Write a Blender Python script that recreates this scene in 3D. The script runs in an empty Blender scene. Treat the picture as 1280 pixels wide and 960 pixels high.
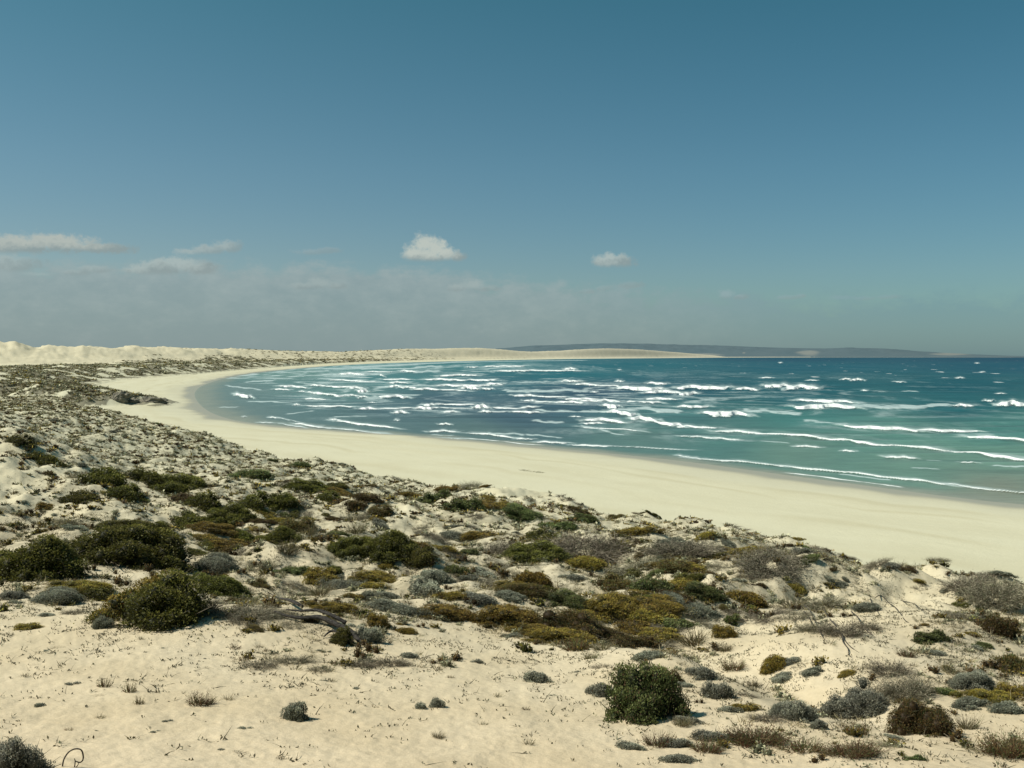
import bpy, math, random
import numpy as np
from mathutils import Vector

# ------------------------------------------------------------------ basics
SC = bpy.context.scene
COL = SC.collection
F = 1256.0            # focal length in pixels of a 1280 wide frame
H = 20.0              # eye height above the sea
PITCH = math.atan((480 - 445.6) / F)
CP, SP = math.cos(PITCH), math.sin(PITCH)
rng = np.random.default_rng(7)
random.seed(7)

def ray(px, py):
    """direction through a photo pixel as (x per y, z per y)"""
    a = (np.asarray(px, float) - 640) / F
    b = (480 - np.asarray(py, float)) / F
    dy = CP + b * SP
    return a / dy, (-SP + b * CP) / dy

def at(px, py, Y):
    u, m = ray(px, py)
    return np.array([u * Y, Y, H + m * Y])

def proj(x, y, z):
    zz = z - H
    d = y * CP - zz * SP
    upv = y * SP + zz * CP
    return 640 + F * x / d, 480 - F * upv / d

def sea_depth(py, z=0.0):
    u, m = ray(640, py)
    return (H - z) / -m

def lin(c):
    c = np.asarray(c, float) / 255.0
    return np.where(c <= 0.04045, c / 12.92, ((c + 0.055) / 1.055) ** 2.4)

def sstep(a, b, x):
    t = np.clip((x - a) / (b - a), 0, 1)
    return t * t * (3 - 2 * t)

def pnoise(x, y, seed=0):
    x = np.asarray(x, float); y = np.asarray(y, float)
    ix = np.floor(x).astype(np.int64); iy = np.floor(y).astype(np.int64)
    fx = x - ix; fy = y - iy
    def g(i, j, dx, dy):
        h = (i * 374761393 + j * 668265263 + seed * 974634777) & 0xFFFFFFFF
        h = ((h ^ (h >> 13)) * 1274126177) & 0xFFFFFFFF
        h = h ^ (h >> 16)
        a = (h & 0xFFFF) / 65536.0 * 2 * np.pi
        return np.cos(a) * dx + np.sin(a) * dy
    sx = fx * fx * fx * (fx * (fx * 6 - 15) + 10)
    sy = fy * fy * fy * (fy * (fy * 6 - 15) + 10)
    n0 = g(ix, iy, fx, fy) * (1 - sx) + g(ix + 1, iy, fx - 1, fy) * sx
    n1 = g(ix, iy + 1, fx, fy - 1) * (1 - sx) + g(ix + 1, iy + 1, fx - 1, fy - 1) * sx
    return (n0 * (1 - sy) + n1 * sy) * 1.5

def fbm(x, y, seed=0, octv=4, gain=0.5):
    s = 0; a = 1; t = 0
    for k in range(octv):
        s = s + a * pnoise(x * 2 ** k, y * 2 ** k, seed + 17 * k); t += a; a *= gain
    return s / t

# ------------------------------------------------------------------ mesh helpers
def mesh_np(name, V, Q, mats=(), attrs=None, mat_idx=None, smooth=False):
    """V (n,3); Q (m,4) quads or (m,3) triangles"""
    me = bpy.data.meshes.new(name)
    V = np.ascontiguousarray(V, np.float32); Q = np.ascontiguousarray(Q, np.int32)
    k = Q.shape[1]
    me.vertices.add(len(V)); me.vertices.foreach_set('co', V.ravel())
    me.loops.add(Q.size); me.loops.foreach_set('vertex_index', Q.ravel())
    me.polygons.add(len(Q)); me.polygons.foreach_set('loop_start', np.arange(0, Q.size, k, dtype=np.int32))
    if smooth:
        me.polygons.foreach_set('use_smooth', np.ones(len(Q), bool))
    for m in mats: me.materials.append(m)
    if mat_idx is not None:
        me.polygons.foreach_set('material_index', np.ascontiguousarray(mat_idx, np.int32))
    for an, av in (attrs or {}).items():
        av = np.asarray(av, np.float32)
        if av.ndim == 2:
            if av.shape[1] == 3: av = np.hstack([av, np.ones((len(av), 1), np.float32)])
            a = me.attributes.new(an, 'FLOAT_COLOR', 'POINT'); a.data.foreach_set('color', np.ascontiguousarray(av).ravel())
        else:
            a = me.attributes.new(an, 'FLOAT', 'POINT'); a.data.foreach_set('value', np.ascontiguousarray(av))
    me.update(calc_edges=True)
    me.validate()
    return me

def link(name, me, parent=None):
    o = bpy.data.objects.new(name, me); COL.objects.link(o)
    if parent is not None: o.parent = parent
    return o

def tag(o, label, cat, group=None):
    o['label'] = label; o['category'] = cat
    if group: o['group'] = group
    return o

def grid_quads(nr, nc):
    i = np.arange(nr - 1)[:, None] * nc + np.arange(nc - 1)[None, :]
    i = i.ravel()
    return np.stack([i, i + 1, i + nc + 1, i + nc], 1)

# ------------------------------------------------------------------ materials
class NT:
    def __init__(self, tree):
        self.t = tree; self.n = tree.nodes; self.l = tree.links
    def new(self, typ, **kw):
        nd = self.n.new(typ)
        for k, v in kw.items(): setattr(nd, k, v)
        return nd
    def put(self, sock, v):
        if isinstance(v, bpy.types.NodeSocket): self.l.new(v, sock)
        elif v is not None: sock.default_value = v
    def m(self, op, a, b=None, c=None, clamp=False):
        nd = self.new('ShaderNodeMath', operation=op, use_clamp=clamp)
        self.put(nd.inputs[0], a); self.put(nd.inputs[1], b); self.put(nd.inputs[2], c)
        return nd.outputs[0]
    def ss(self, x, lo, hi, a=0.0, b=1.0):
        nd = self.new('ShaderNodeMapRange', interpolation_type='SMOOTHSTEP')
        self.put(nd.inputs[0], x); self.put(nd.inputs[1], lo); self.put(nd.inputs[2], hi)
        self.put(nd.inputs[3], a); self.put(nd.inputs[4], b)
        return nd.outputs[0]
    def mix(self, f, a, b, blend='MIX'):
        nd = self.new('ShaderNodeMix', data_type='RGBA', blend_type=blend)
        self.put(nd.inputs[0], f)
        for s, v in ((nd.inputs[6], a), (nd.inputs[7], b)):
            if isinstance(v, (tuple, list, np.ndarray)): v = tuple(float(q) for q in v[:3]) + (1.0,)
            self.put(s, v)
        return nd.outputs[2]
    def noise(self, vec, scale, detail=4, rough=0.55, out=0):
        nd = self.new('ShaderNodeTexNoise')
        if vec is not None: self.l.new(vec, nd.inputs['Vector'])
        nd.inputs['Scale'].default_value = scale; nd.inputs['Detail'].default_value = detail
        nd.inputs['Roughness'].default_value = rough
        return nd.outputs[out]
    def attr(self, name, out='Fac'):
        nd = self.new('ShaderNodeAttribute', attribute_name=name)
        return nd.outputs[out]
    def ramp(self, f, stops):
        nd = self.new('ShaderNodeValToRGB'); cr = nd.color_ramp
        while len(cr.elements) < len(stops): cr.elements.new(0.5)
        for e, (p, c) in zip(cr.elements, stops):
            e.position = p; e.color = tuple(float(q) for q in c[:3]) + (1.0,)
        self.put(nd.inputs[0], f)
        return nd.outputs[0]
    def scalevec(self, vec, s):
        nd = self.new('ShaderNodeVectorMath', operation='MULTIPLY')
        self.l.new(vec, nd.inputs[0]); nd.inputs[1].default_value = s
        return nd.outputs[0]

def material(name):
    m = bpy.data.materials.new(name); m.use_nodes = True
    t = NT(m.node_tree); b = m.node_tree.nodes['Principled BSDF']
    return m, t, b

def foliage_material(name, rough=0.6, spec=0.25, transl=0.34):
    m, t, b = material(name)
    c = t.attr('Col', 'Color')
    oi = t.new('ShaderNodeObjectInfo')
    hs = t.new('ShaderNodeHueSaturation')
    t.put(hs.inputs['Hue'], t.m('MULTIPLY_ADD', oi.outputs['Random'], 0.03, 0.485))
    t.put(hs.inputs['Value'], t.m('MULTIPLY_ADD', oi.outputs['Random'], 0.5, 0.75))
    hs.inputs['Saturation'].default_value = 1.0
    t.l.new(c, hs.inputs['Color'])
    col = hs.outputs[0]
    t.put(b.inputs['Base Color'], col)
    b.inputs['Roughness'].default_value = rough
    b.inputs['Specular IOR Level'].default_value = spec
    tr = t.new('ShaderNodeBsdfTranslucent'); t.l.new(col, tr.inputs[0])
    mx = t.new('ShaderNodeMixShader'); mx.inputs[0].default_value = transl
    out = m.node_tree.nodes['Material Output']
    t.l.new(b.outputs[0], mx.inputs[1]); t.l.new(tr.outputs[0], mx.inputs[2]); t.l.new(mx.outputs[0], out.inputs[0])
    return m

M_LEAF = foliage_material('leaf')
M_TWIG = foliage_material('dry_twig', 0.85, 0.1, 0.08)

def wood_material():
    m, t, b = material('weathered_wood')
    tc = t.new('ShaderNodeTexCoord')
    v = t.scalevec(tc.outputs['Object'], (3, 14, 14))
    n = t.noise(v, 3.0, 5)
    t.put(b.inputs['Base Color'], t.ramp(n, [(0.3, (0.014, 0.012, 0.011)), (0.55, (0.055, 0.05, 0.044)), (0.75, (0.17, 0.155, 0.13))]))
    b.inputs['Roughness'].default_value = 0.9; b.inputs['Specular IOR Level'].default_value = 0.1
    bp = t.new('ShaderNodeBump'); bp.inputs['Strength'].default_value = 0.7; bp.inputs['Distance'].default_value = 0.03
    t.l.new(n, bp.inputs['Height']); t.l.new(bp.outputs[0], b.inputs['Normal'])
    return m
M_WOOD = wood_material()

def rock_material():
    m, t, b = material('beach_rock')
    g = t.new('ShaderNodeNewGeometry')
    n = t.noise(t.scalevec(g.outputs['Position'], (0.6, 0.6, 2.5)), 1.0, 6)
    t.put(b.inputs['Base Color'], t.ramp(n, [(0.3, (0.06, 0.055, 0.04)), (0.5, (0.17, 0.155, 0.11)), (0.7, (0.3, 0.27, 0.19))]))
    b.inputs['Roughness'].default_value = 0.9
    bp = t.new('ShaderNodeBump'); bp.inputs['Strength'].default_value = 0.8; bp.inputs['Distance'].default_value = 0.4
    t.l.new(n, bp.inputs['Height']); t.l.new(bp.outputs[0], b.inputs['Normal'])
    return m
M_ROCK = rock_material()

# ------------------------------------------------------------------ coast lines (world metres)
SHORE_PIX = [(2300, 700), (1700, 664), (1280, 632), (1180, 621), (1085, 608), (950, 590), (850, 576), (720, 563), (565, 548), (450, 540.5), (350, 533), (300, 527.5),
             (270, 520), (253, 511), (243, 500), (241, 490), (252, 481), (289, 470), (336, 463.4), (430, 456), (507, 453),
             (598, 450.8), (699, 448.8), (780, 448.0), (860, 447.3)]
SHORE = []
for px, py in SHORE_PIX:
    D = float(sea_depth(py)); SHORE.append((float(ray(px, py)[0]) * D, D))
SHORE += [(5000, 22000), (9000, 25500), (20000, 26500), (60000, 27000)]
SHORE = np.array(SHORE)
# soften the polyline (Chaikin)
for _ in range(2):
    a, b = SHORE[:-1], SHORE[1:]
    SHORE = np.vstack([SHORE[:1], np.stack([a * .75 + b * .25, a * .25 + b * .75], 1).reshape(-1, 2), SHORE[-1:]])

TOE_PIX = [(115, 481), (150, 474), (200, 470), (240, 467), (330, 459.6), (430, 453.6), (507, 451), (598, 449.2), (699, 447.9), (780, 447.4), (860, 446.9)]
TOE = [(-3000, 400), (-215, 428), (-226, 500)]
for px, py in TOE_PIX:
    D = float(sea_depth(py, 2.5)); TOE.append((float(ray(px, py)[0]) * D, D))
TOE += [(5500, 24000), (9000, 27000), (30000, 28000)]
TOE = np.array(TOE)

def poly_dist(x, y, P):
    d2 = np.full(x.shape, 1e30); arc = np.zeros(x.shape)
    L = 0.0
    for (ax, ay), (bx, by) in zip(P[:-1], P[1:]):
        ex, ey = bx - ax, by - ay; l2 = ex * ex + ey * ey
        t = np.clip(((x - ax) * ex + (y - ay) * ey) / l2, 0, 1)
        q = (x - ax - t * ex) ** 2 + (y - ay - t * ey) ** 2
        k = q < d2
        d2 = np.where(k, q, d2); arc = np.where(k, L + t * math.sqrt(l2), arc)
        L += math.sqrt(l2)
    return np.sqrt(d2), arc

def inside(x, y, P):
    c = np.zeros(x.shape, bool)
    n = len(P)
    for i in range(n):
        x1, y1 = P[i]; x2, y2 = P[(i + 1) % n]
        if y1 == y2: continue
        k = ((y1 > y) != (y2 > y)) & (x < (x2 - x1) * (y - y1) / (y2 - y1) + x1)
        c ^= k
    return c

SEA_POLY = np.vstack([SHORE, [(90000, 27000), (90000, 40)]])

# ------------------------------------------------------------------ near dune as a smooth surface through surveyed points
CTRL = []   # (px, py, Y)
for Y, rows in ():
    pass
CTRL += [(0, 960, 13), (320, 960, 14), (640, 960, 15), (960, 960, 15.6), (1280, 960, 16),
         (0, 900, 16.5), (320, 900, 17), (640, 900, 18), (960, 900, 19), (1280, 900, 20),
         (0, 850, 20), (320, 850, 21), (640, 850, 22.5), (960, 850, 23.5), (1280, 850, 25),
         (0, 790, 25), (220, 785, 26.5), (430, 790, 27.5), (640, 795, 28.5), (960, 790, 31), (1280, 795, 32),
         (0, 740, 31), (250, 740, 33.5), (450, 740, 36), (640, 740, 38), (960, 740, 41), (1280, 745, 43),
         (0, 700, 38), (250, 700, 42), (450, 700, 45), (640, 700, 48), (960, 700, 55), (1160, 716, 54),
         (0, 660, 48), (250, 660, 52), (450, 660, 57), (640, 660, 66), (850, 655, 77),
         (0, 610, 66), (120, 630, 58), (250, 620, 70), (450, 620, 82),
         (0, 545, 92), (60, 570, 88), (150, 580, 95), (250, 580, 104),
         (0, 526, 130), (150, 550, 128), (250, 556, 140), (0, 512, 210), (60, 512, 220), (0, 500, 320)]
RIDGE = [(-900, 350), (0, 350), (55, 345), (78, 320), (95, 280), (130, 245), (175, 210), (230, 180), (290, 150), (385, 126), (440, 118), (540, 104), (640, 95), (760, 86),
         (850, 80), (1000, 68), (1140, 62), (1280, 58), (1700, 52), (2300, 46)]
RIDGE_ROW = [(95, 508), (130, 513), (175, 526), (230, 541), (290, 560), (340, 574), (385, 581), (440, 590), (490, 602), (540, 611), (590, 610), (640, 612), (700, 627), (760, 647),
             (850, 650), (900, 658), (950, 670), (1000, 688), (1050, 700), (1100, 716), (1140, 724), (1190, 722), (1235, 729), (1280, 739)]
RX = np.array([p[0] for p in RIDGE], float); RYv = np.array([p[1] for p in RIDGE], float)
for px, py in RIDGE_ROW:
    CTRL.append((px, py, float(np.interp(px, RX, RYv))))
P3 = []
for px, py, Y in CTRL:
    p = at(px, py, Y); P3.append((p[0] / p[1], math.log(Y), p[2]))
    if px == 0: P3.append((p[0] / p[1] - 0.32, math.log(Y), p[2] + 0.3))
    if px == 1280: P3.append((p[0] / p[1] + 0.34, math.log(Y), p[2] - 0.3))
for uu in (-0.8, -0.4, 0, 0.4, 0.8):
    P3 += [(uu, math.log(2.5), 18.0), (uu, math.log(6.0), 17.0)]
for px, py in RIDGE_ROW[::2]:     # the dune keeps its height behind the crest; the fall to the beach is cut below
    Y = float(np.interp(px, RX, RYv)) * 1.25; P3.append((float(ray(px, py)[0]), math.log(Y), 6.6))
P3 = np.array(P3)
def feat(u, ly): return np.stack([u * 3.0, ly], -1)
A0 = feat(P3[:, 0], P3[:, 1]); n = len(A0)
def phi(r2): return 0.5 * r2 * np.log(r2 + 1e-9)
K = phi(((A0[:, None] - A0[None]) ** 2).sum(-1)) + np.eye(n) * 0.004
PM = np.hstack([np.ones((n, 1)), A0])
SOL = np.linalg.solve(np.block([[K, PM], [PM.T, np.zeros((3, 3))]]), np.concatenate([P3[:, 2], np.zeros(3)]))
def near_z(u, ly):
    f = feat(u, ly); out = np.zeros(u.shape) + SOL[n] + f[..., 0] * SOL[n + 1] + f[..., 1] * SOL[n + 2]
    for k in range(n):
        out += SOL[k] * phi((f[..., 0] - A0[k, 0]) ** 2 + (f[..., 1] - A0[k, 1]) ** 2)
    return out

CREST = [(-900, 1300, 424), (-120, 1450, 424), (0, 1500, 427.5), (15, 1520, 429), (45, 1550, 434.4), (60, 1600, 433.2), (85, 1650, 435), (105, 1700, 433), (140, 1800, 435.4), (160, 1900, 433.6),
         (200, 2100, 434.5), (240, 2300, 435), (280, 2600, 436.4), (300, 2700, 435.6), (340, 3000, 437.4), (380, 3300, 438), (430, 3800, 437), (480, 4500, 434.6),
         (540, 5500, 431.6), (600, 7000, 432.8), (650, 8000, 434), (700, 9500, 434.4), (760, 12000, 434), (800, 14000, 436), (850, 17000, 440), (890, 20000, 443.6), (910, 22000, 446.5), (2500, 24000, 447)]
CPX = np.array([c[0] for c in CREST], float); CY = np.array([c[1] for c in CREST], float)
CZ = np.array([H + (445.6 - c[2]) / F * c[1] for c in CREST])

# ------------------------------------------------------------------ the ground sheet
U = np.concatenate([np.linspace(-1.1, -0.56, 60)[:-1], np.arange(-0.56, 0.56, 0.00125), np.linspace(0.56, 1.1, 60)])
Ys = np.concatenate([np.geomspace(1.2, 420, 930)[:-1], np.geomspace(420, 45000, 400)])
NR, NC = len(Ys), len(U)
UU, YY = np.meshgrid(U, Ys)
XX = UU * YY
LY = np.log(YY)
PXU = 640 + UU * F * CP

sd, arc = poly_dist(XX, YY, SHORE)
sea = inside(XX, YY, SEA_POLY)
S = np.where(sea, -sd, sd)                    # metres inland of the still water line
toeY = np.interp(UU, TOE[:, 0] / TOE[:, 1], TOE[:, 1])
td, tarc = poly_dist(XX, YY, TOE)
T = np.where(YY > toeY, td, -td)              # metres inland of the far dune foot
del sd, td

beach = np.where(S > 0, 2.6 * (1 - np.exp(-np.maximum(S, 0) * 0.028 / 2.6 * 1.6)), np.maximum(S * 0.03, -6.0))
beach = beach + np.where(S > 8, 0.10 * pnoise(S / 9, arc / 60, 5), 0) * sstep(8, 20, S)

zn = near_z(UU, LY)
ridgeY = np.interp(PXU, RX, RYv) * (1 + 0.02 * pnoise(UU * 40, UU * 0 + 3.3, 9))
nearfade = sstep(12, 45, YY)
hum = 0.75 * fbm(XX / 9, YY / 12, 3, 3) + 0.95 * fbm(XX / 3.4, YY / 3.8, 4, 3) * sstep(26, 42, YY) + 0.22 * fbm(XX / 1.5, YY / 1.6, 14, 3) * sstep(18, 30, YY + XX) + 0.55 * fbm(XX / 2.7 + YY / 7, YY / 3.0, 15, 3) * sstep(0.02, 0.22, UU) * sstep(18, 26, YY) * sstep(58, 50, YY)
bare = sstep(26, 34, YY + 0.0 * XX)
zn = zn + hum * (0.25 + 0.75 * bare) * nearfade * 0.9 + 0.05 * fbm(XX / 1.1, YY / 1.1, 8, 3) + 0.018 * fbm(XX / 0.22, YY / 0.22, 12, 2) * (1 - sstep(30, 60, YY))
BUMPS = [(1150, 50, 6, 4, 0.6), (1015, 58, 6, 4.5, 0.5), (1210, 50, 4, 4, -0.5), (1040, 50, 5, 3, 0.6), (1090, 44, 8, 5.5, -0.9), (930, 25, 1.5, 5, -0.7), (865, 31, 3, 3, -0.4), (850, 24.5, 1.8, 2.6, 0.55), (1000, 28, 3, 3, 0.45),
         (330, 27.5, 4, 2.4, 0.5), (330, 34, 5, 3, -0.45), (650, 34, 8, 2.4, 0.5), (640, 40, 8, 3, -0.5), (260, 60, 9, 9, -1.2), (330, 95, 13, 9, 0.7), (30, 84, 7, 8, 1.3), (80, 60, 8, 6, -0.8),
         (520, 58, 8, 6, -0.8), (600, 74, 9, 6, 0.8), (800, 60, 7, 5, 0.8), (720, 48, 6, 4, -0.6), (1240, 40, 4, 5, -0.8), (450, 46, 6, 4, 0.6), (900, 48, 5, 4, 0.6), (150, 42, 5, 4, 0.5), (1180, 30, 3, 3, 0.5),
         (120, 150, 16, 14, 1.2), (180, 115, 10, 9, -0.9), (60, 180, 14, 14, -1.0), (420, 100, 10, 6, -0.6)]
for px, Y0, rx, ry, hh_ in BUMPS:
    x0 = (px - 640) / F * Y0
    ca, sa = math.cos(0.35), math.sin(0.35)
    dx, dy = (XX - x0) * ca + (YY - Y0) * sa, -(XX - x0) * sa + (YY - Y0) * ca
    dx = dx + 0.25 * rx * pnoise(XX / rx, YY / ry, 100); dy = dy + 0.25 * ry * pnoise(XX / rx, YY / ry, 101)
    zn = zn + hh_ * np.exp(-((dx / rx) ** 2 + (dy / ry) ** 2))
fall = sstep(1.015, 1.20, YY / ridgeY)
zn = zn * (1 - fall) + (-2.5) * fall

# promontory and the scrub dunes behind the beach
def capsule(x, y, pts, w):
    d, a = poly_dist(x, y, np.array(pts, float)); return d / w
tip = at(112, 497, 404); mid_ = at(60, 480, 420)
pr = capsule(XX + 5 * pnoise(XX / 22, YY / 22, 30), YY + 5 * pnoise(XX / 22, YY / 22, 31), [(tip[0], tip[1]), (mid_[0], mid_[1] + 6), (-260, 432), (-420, 440)], 40.0)
taper = np.interp(XX, [tip[0] - 60, tip[0] - 20, tip[0] + 10], [1.0, 0.85, 0.45])
zp = -0.5 + (2.6 + 7.6 * taper) * sstep(1.08, 0.25, pr) + sstep(1.05, 0.5, pr) * (2.0 * fbm(XX / 11, YY / 26, 33, 4) + 0.8 * fbm(XX / 4, YY / 6, 34, 3))
zp = np.where(pr < 1.08, zp, -5)

dune = sstep(0, 45, T)
zm = 2.3 + dune * (7.5 + 3.2 * fbm(XX / 55, YY / 75, 40, 4) + 1.6 * fbm(XX / 17, YY / 26, 41, 3))
crY = np.interp(PXU, CPX, CY); crZ = np.interp(PXU, CPX, CZ)
rel = YY / crY
rise = sstep(0.70, 0.995, rel) ** 1.25
drop = sstep(1.0, 1.25, rel) * 0.55
bigd = (crZ - 10) * rise * (1 - drop)
wob = 1 + 0.34 * fbm(UU * 30, LY * 9, 50, 4) * sstep(0.7, 0.9, rel)
zm = zm + sstep(60, 300, T) * np.maximum(bigd, 0) * np.where(rel < 0.99, wob, 1.0) + sstep(100, 600, T) * (YY / 2200.0) * 3.0 * fbm(UU * 45, LY * 22, 51, 3) * sstep(0.66, 0.75, rel) * (1 - sstep(0.93, 1.0, rel))
zm = np.where(T > 0, zm, -5)

def smax(a, b, k):
    h = np.clip(0.5 + 0.5 * (a - b) / k, 0, 1)
    return b * (1 - h) + a * h + k * h * (1 - h)
ZZ = np.maximum(beach, zp)
ZZ = np.maximum(ZZ, zm)
ZZ = smax(zn, ZZ, 0.5)
ZZ = np.where(S < 3, beach, ZZ)
zn_on = zn > np.maximum(np.maximum(beach, zp), zm) - 0.1

# scrub cover used as ground tint (leaf litter between bushes) and for planting
cl = fbm(XX / 7, YY / 9, 60, 4)
cl2 = fbm(XX / 2.2, YY / 2.6, 61, 3)
PXg, PYg = proj(XX, YY, ZZ)
DENS = [  # (px, py, rx, ry, amount): where the photo shows scrub (+) or bare sand (-)
    (640, 690, 900, 75, 0.95), (330, 620, 260, 60, 0.9), (150, 530, 160, 40, 1.0), (1240, 765, 75, 70, 1.0), (900, 700, 260, 50, 0.9),
    (640, 770, 280, 35, 0.75), (830, 800, 140, 40, 0.55), (1020, 760, 90, 40, 0.5), (420, 830, 140, 22, 0.75), (1000, 900, 230, 60, 0.35), (1180, 850, 130, 45, 0.6), (880, 850, 90, 40, 0.5),
    (300, 790, 120, 30, 0.25), (1100, 940, 200, 30, 0.45), (60, 745, 90, 25, 0.6),
    (60, 640, 120, 50, 0.35), (40, 500, 140, 40, 1.0), (300, 560, 200, 30, 0.8), (1152, 740, 58, 30, -1.7), (1060, 722, 60, 12, -0.8), (1085, 785, 60, 36, -0.7), (930, 790, 90, 22, -0.6), (655, 614, 45, 9, -0.8), (930, 693, 45, 9, -0.7),
    (500, 755, 50, 18, -0.4), (560, 800, 90, 22, -0.5), (860, 775, 70, 18, -0.35), (60, 780, 80, 20, -0.5), (350, 880, 600, 45, -0.2), (360, 675, 45, 14, -0.5), (930, 840, 40, 40, -0.3), (1210, 905, 60, 14, -0.8)]
dn = np.zeros(XX.shape)
for px, py, rx, ry, am in DENS:
    q = ((PXg - px) / rx) ** 2 + ((PYg - py) / ry) ** 2
    dn += am * np.exp(-q ** 1.5 * 0.7) if am > 0 else am * np.exp(-q ** 2)
dn = np.clip(dn, 0, 1)
vnear = np.where(zn_on, sstep(0.12, -0.15, cl * 0.7 + cl2 * 0.6 - (dn - 0.55) * 0.6) * dn, 0)
clf = fbm(XX / 20, YY / 40, 62, 4); clf2 = fbm(XX / 8, YY / 17, 63, 3)
vmid = np.where(T > 3, sstep(0.10, -0.14, clf + clf2 * 0.5 - 0.13) * (1 - sstep(np.interp(PXU, [0, 80, 200, 430], [0.60, 0.66, 0.76, 0.80]), np.interp(PXU, [0, 80, 200, 430], [0.68, 0.74, 0.86, 0.90]), rel + 0.12 * fbm(UU * 22, LY * 6, 64, 3) + 0.06 * clf) * (1 - 0.55 * sstep(2300, 3200, YY) * (1 - sstep(5500, 6500, YY)) * (clf < -0.0))), 0)
vprom = np.where((zp > beach + 0.25) & ~zn_on, sstep(0.16, -0.10, fbm(XX / 5, YY / 24, 65, 3) * 0.7 + clf2 * 0.5 - 0.10), 0)
veg = np.clip(np.maximum(np.maximum(vnear * 0.48, vmid), vprom), 0, 1)
cusp0 = 3.5 * np.abs(pnoise(XX / 16, YY / 26, 74)) + 2.0 * pnoise(XX / 45, YY / 70, 75)
wet = (0.75 * sstep(9, 3, S + 1.5 * cusp0) + 0.25 * sstep(24, 8, S + 3.0 * cusp0)) * (T < 0)
wet = np.where(S < 40, wet, 0)
cusp = 3.5 * np.abs(pnoise(XX / 16, YY / 26, 74)) + 2.0 * pnoise(XX / 45, YY / 70, 75)
tone = 0.62 + 0.5 * (0.7 * fbm(S / 8 + cusp / 6, (XX + YY) / 140, 71, 4) + 0.4 * fbm(XX / 12, YY / 12, 72, 4))
for s0, wd, am in ((19, 1.6, 0.45), (27, 1.0, 0.5), (44, 1.4, 0.45), (58, 3.0, 0.3)):      # old tide lines
    tone = tone - am * np.exp(-((S + cusp * 1.6 - s0) / wd) ** 2) * sstep(-0.25, 0.3, pnoise(XX / 28, YY / 40, 76 + int(s0)))
tone = np.where(zn_on, 0.5 + 0.5 * fbm(XX / 3, YY / 4, 73, 4), tone)
warm = np.clip(np.interp(LY, [math.log(14), math.log(45), math.log(120)], [1, 0.55, 0.0]), 0, 1) * zn_on
warm = np.maximum(warm, 0.3 * sstep(0.68, 0.8, rel) * (T > 0))
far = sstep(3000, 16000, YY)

def sand_material():
    m, t, b = material('dune_sand')
    g = t.new('ShaderNodeNewGeometry'); pos = g.outputs['Position']
    fine = t.noise(pos, 9.0, 5, 0.65)
    spk = t.noise(pos, 38.0, 2, 0.7)
    c = t.mix(t.attr('warm'), (0.63, 0.60, 0.425), (0.68, 0.56, 0.378))
    c = t.mix(t.ss(t.attr('tone'), 0.2, 0.85), t.mix(1.0, c, (0.89, 0.87, 0.83), 'MULTIPLY'), c)
    c = t.mix(t.ss(fine, 0.3, 0.7), t.mix(1.0, c, (0.92, 0.91, 0.89), 'MULTIPLY'), c)
    # dark flecks of broken twig and shell grit on the near dune
    c = t.mix(t.m('MULTIPLY', t.ss(spk, 0.70, 0.76), t.m('MULTIPLY', t.attr('warm'), 0.7)), c, (0.13, 0.105, 0.075))
    v = t.attr('veg')
    vn = t.noise(pos, 1.6, 4, 0.6)
    vf = t.ss(t.m('MULTIPLY_ADD', v, 1.0, t.m('MULTIPLY_ADD', vn, 0.7, -0.35)), 0.35, 0.75)
    dirt = t.mix(t.noise(pos, 0.09, 3), (0.14, 0.13, 0.085), (0.26, 0.235, 0.16))
    c = t.mix(t.m('MULTIPLY', vf, 0.85), c, dirt)
    w = t.attr('wet')
    c = t.mix(t.m('MULTIPLY', w, 0.9), c, (0.33, 0.315, 0.235))
    c = t.mix(t.m('MULTIPLY', t.attr('haze'), 0.45), c, (0.40, 0.385, 0.325))  # distance haze painted into the sand colour
    t.put(b.inputs['Base Color'], c)
    t.put(b.inputs['Roughness'], t.m('MULTIPLY_ADD', w, -0.55, 0.95))
    t.put(b.inputs['Specular IOR Level'], t.m('MULTIPLY_ADD', w, 0.15, 0.05))
    h = t.m('ADD', t.m('MULTIPLY', t.noise(pos, 4.0, 5, 0.7), 0.10), t.m('MULTIPLY', t.noise(pos, 0.5, 3), 0.25))
    bp = t.new('ShaderNodeBump'); bp.inputs['Distance'].default_value = 0.6
    t.put(bp.inputs['Strength'], t.m('MULTIPLY_ADD', w, -0.5, 0.55))
    t.l.new(h, bp.inputs['Height']); t.l.new(bp.outputs[0], b.inputs['Normal'])
    return m

V = np.stack([XX, YY, ZZ], -1).reshape(-1, 3)
me = mesh_np('ground', V, grid_quads(NR, NC), [sand_material()], smooth=True,
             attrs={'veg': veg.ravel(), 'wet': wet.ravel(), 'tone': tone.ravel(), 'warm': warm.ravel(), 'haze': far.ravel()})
ground = link('ground', me); ground['kind'] = 'structure'

LYs = np.log(Ys)
def zat(x, y):
    """height of the ground sheet"""
    x = np.asarray(x, float); y = np.asarray(y, float)
    u = x / y
    j = np.clip(np.searchsorted(U, u) - 1, 0, NC - 2); i = np.clip(np.searchsorted(Ys, y) - 1, 0, NR - 2)
    fu = np.clip((u - U[j]) / (U[j + 1] - U[j]), 0, 1); fy = np.clip((y - Ys[i]) / (Ys[i + 1] - Ys[i]), 0, 1)
    return (ZZ[i, j] * (1 - fu) + ZZ[i, j + 1] * fu) * (1 - fy) + (ZZ[i + 1, j] * (1 - fu) + ZZ[i + 1, j + 1] * fu) * fy

def sample(G, x, y):
    u = x / y
    j = np.clip(np.searchsorted(U, u), 0, NC - 1); i = np.clip(np.searchsorted(Ys, y), 0, NR - 1)
    return G[i, j]

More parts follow.
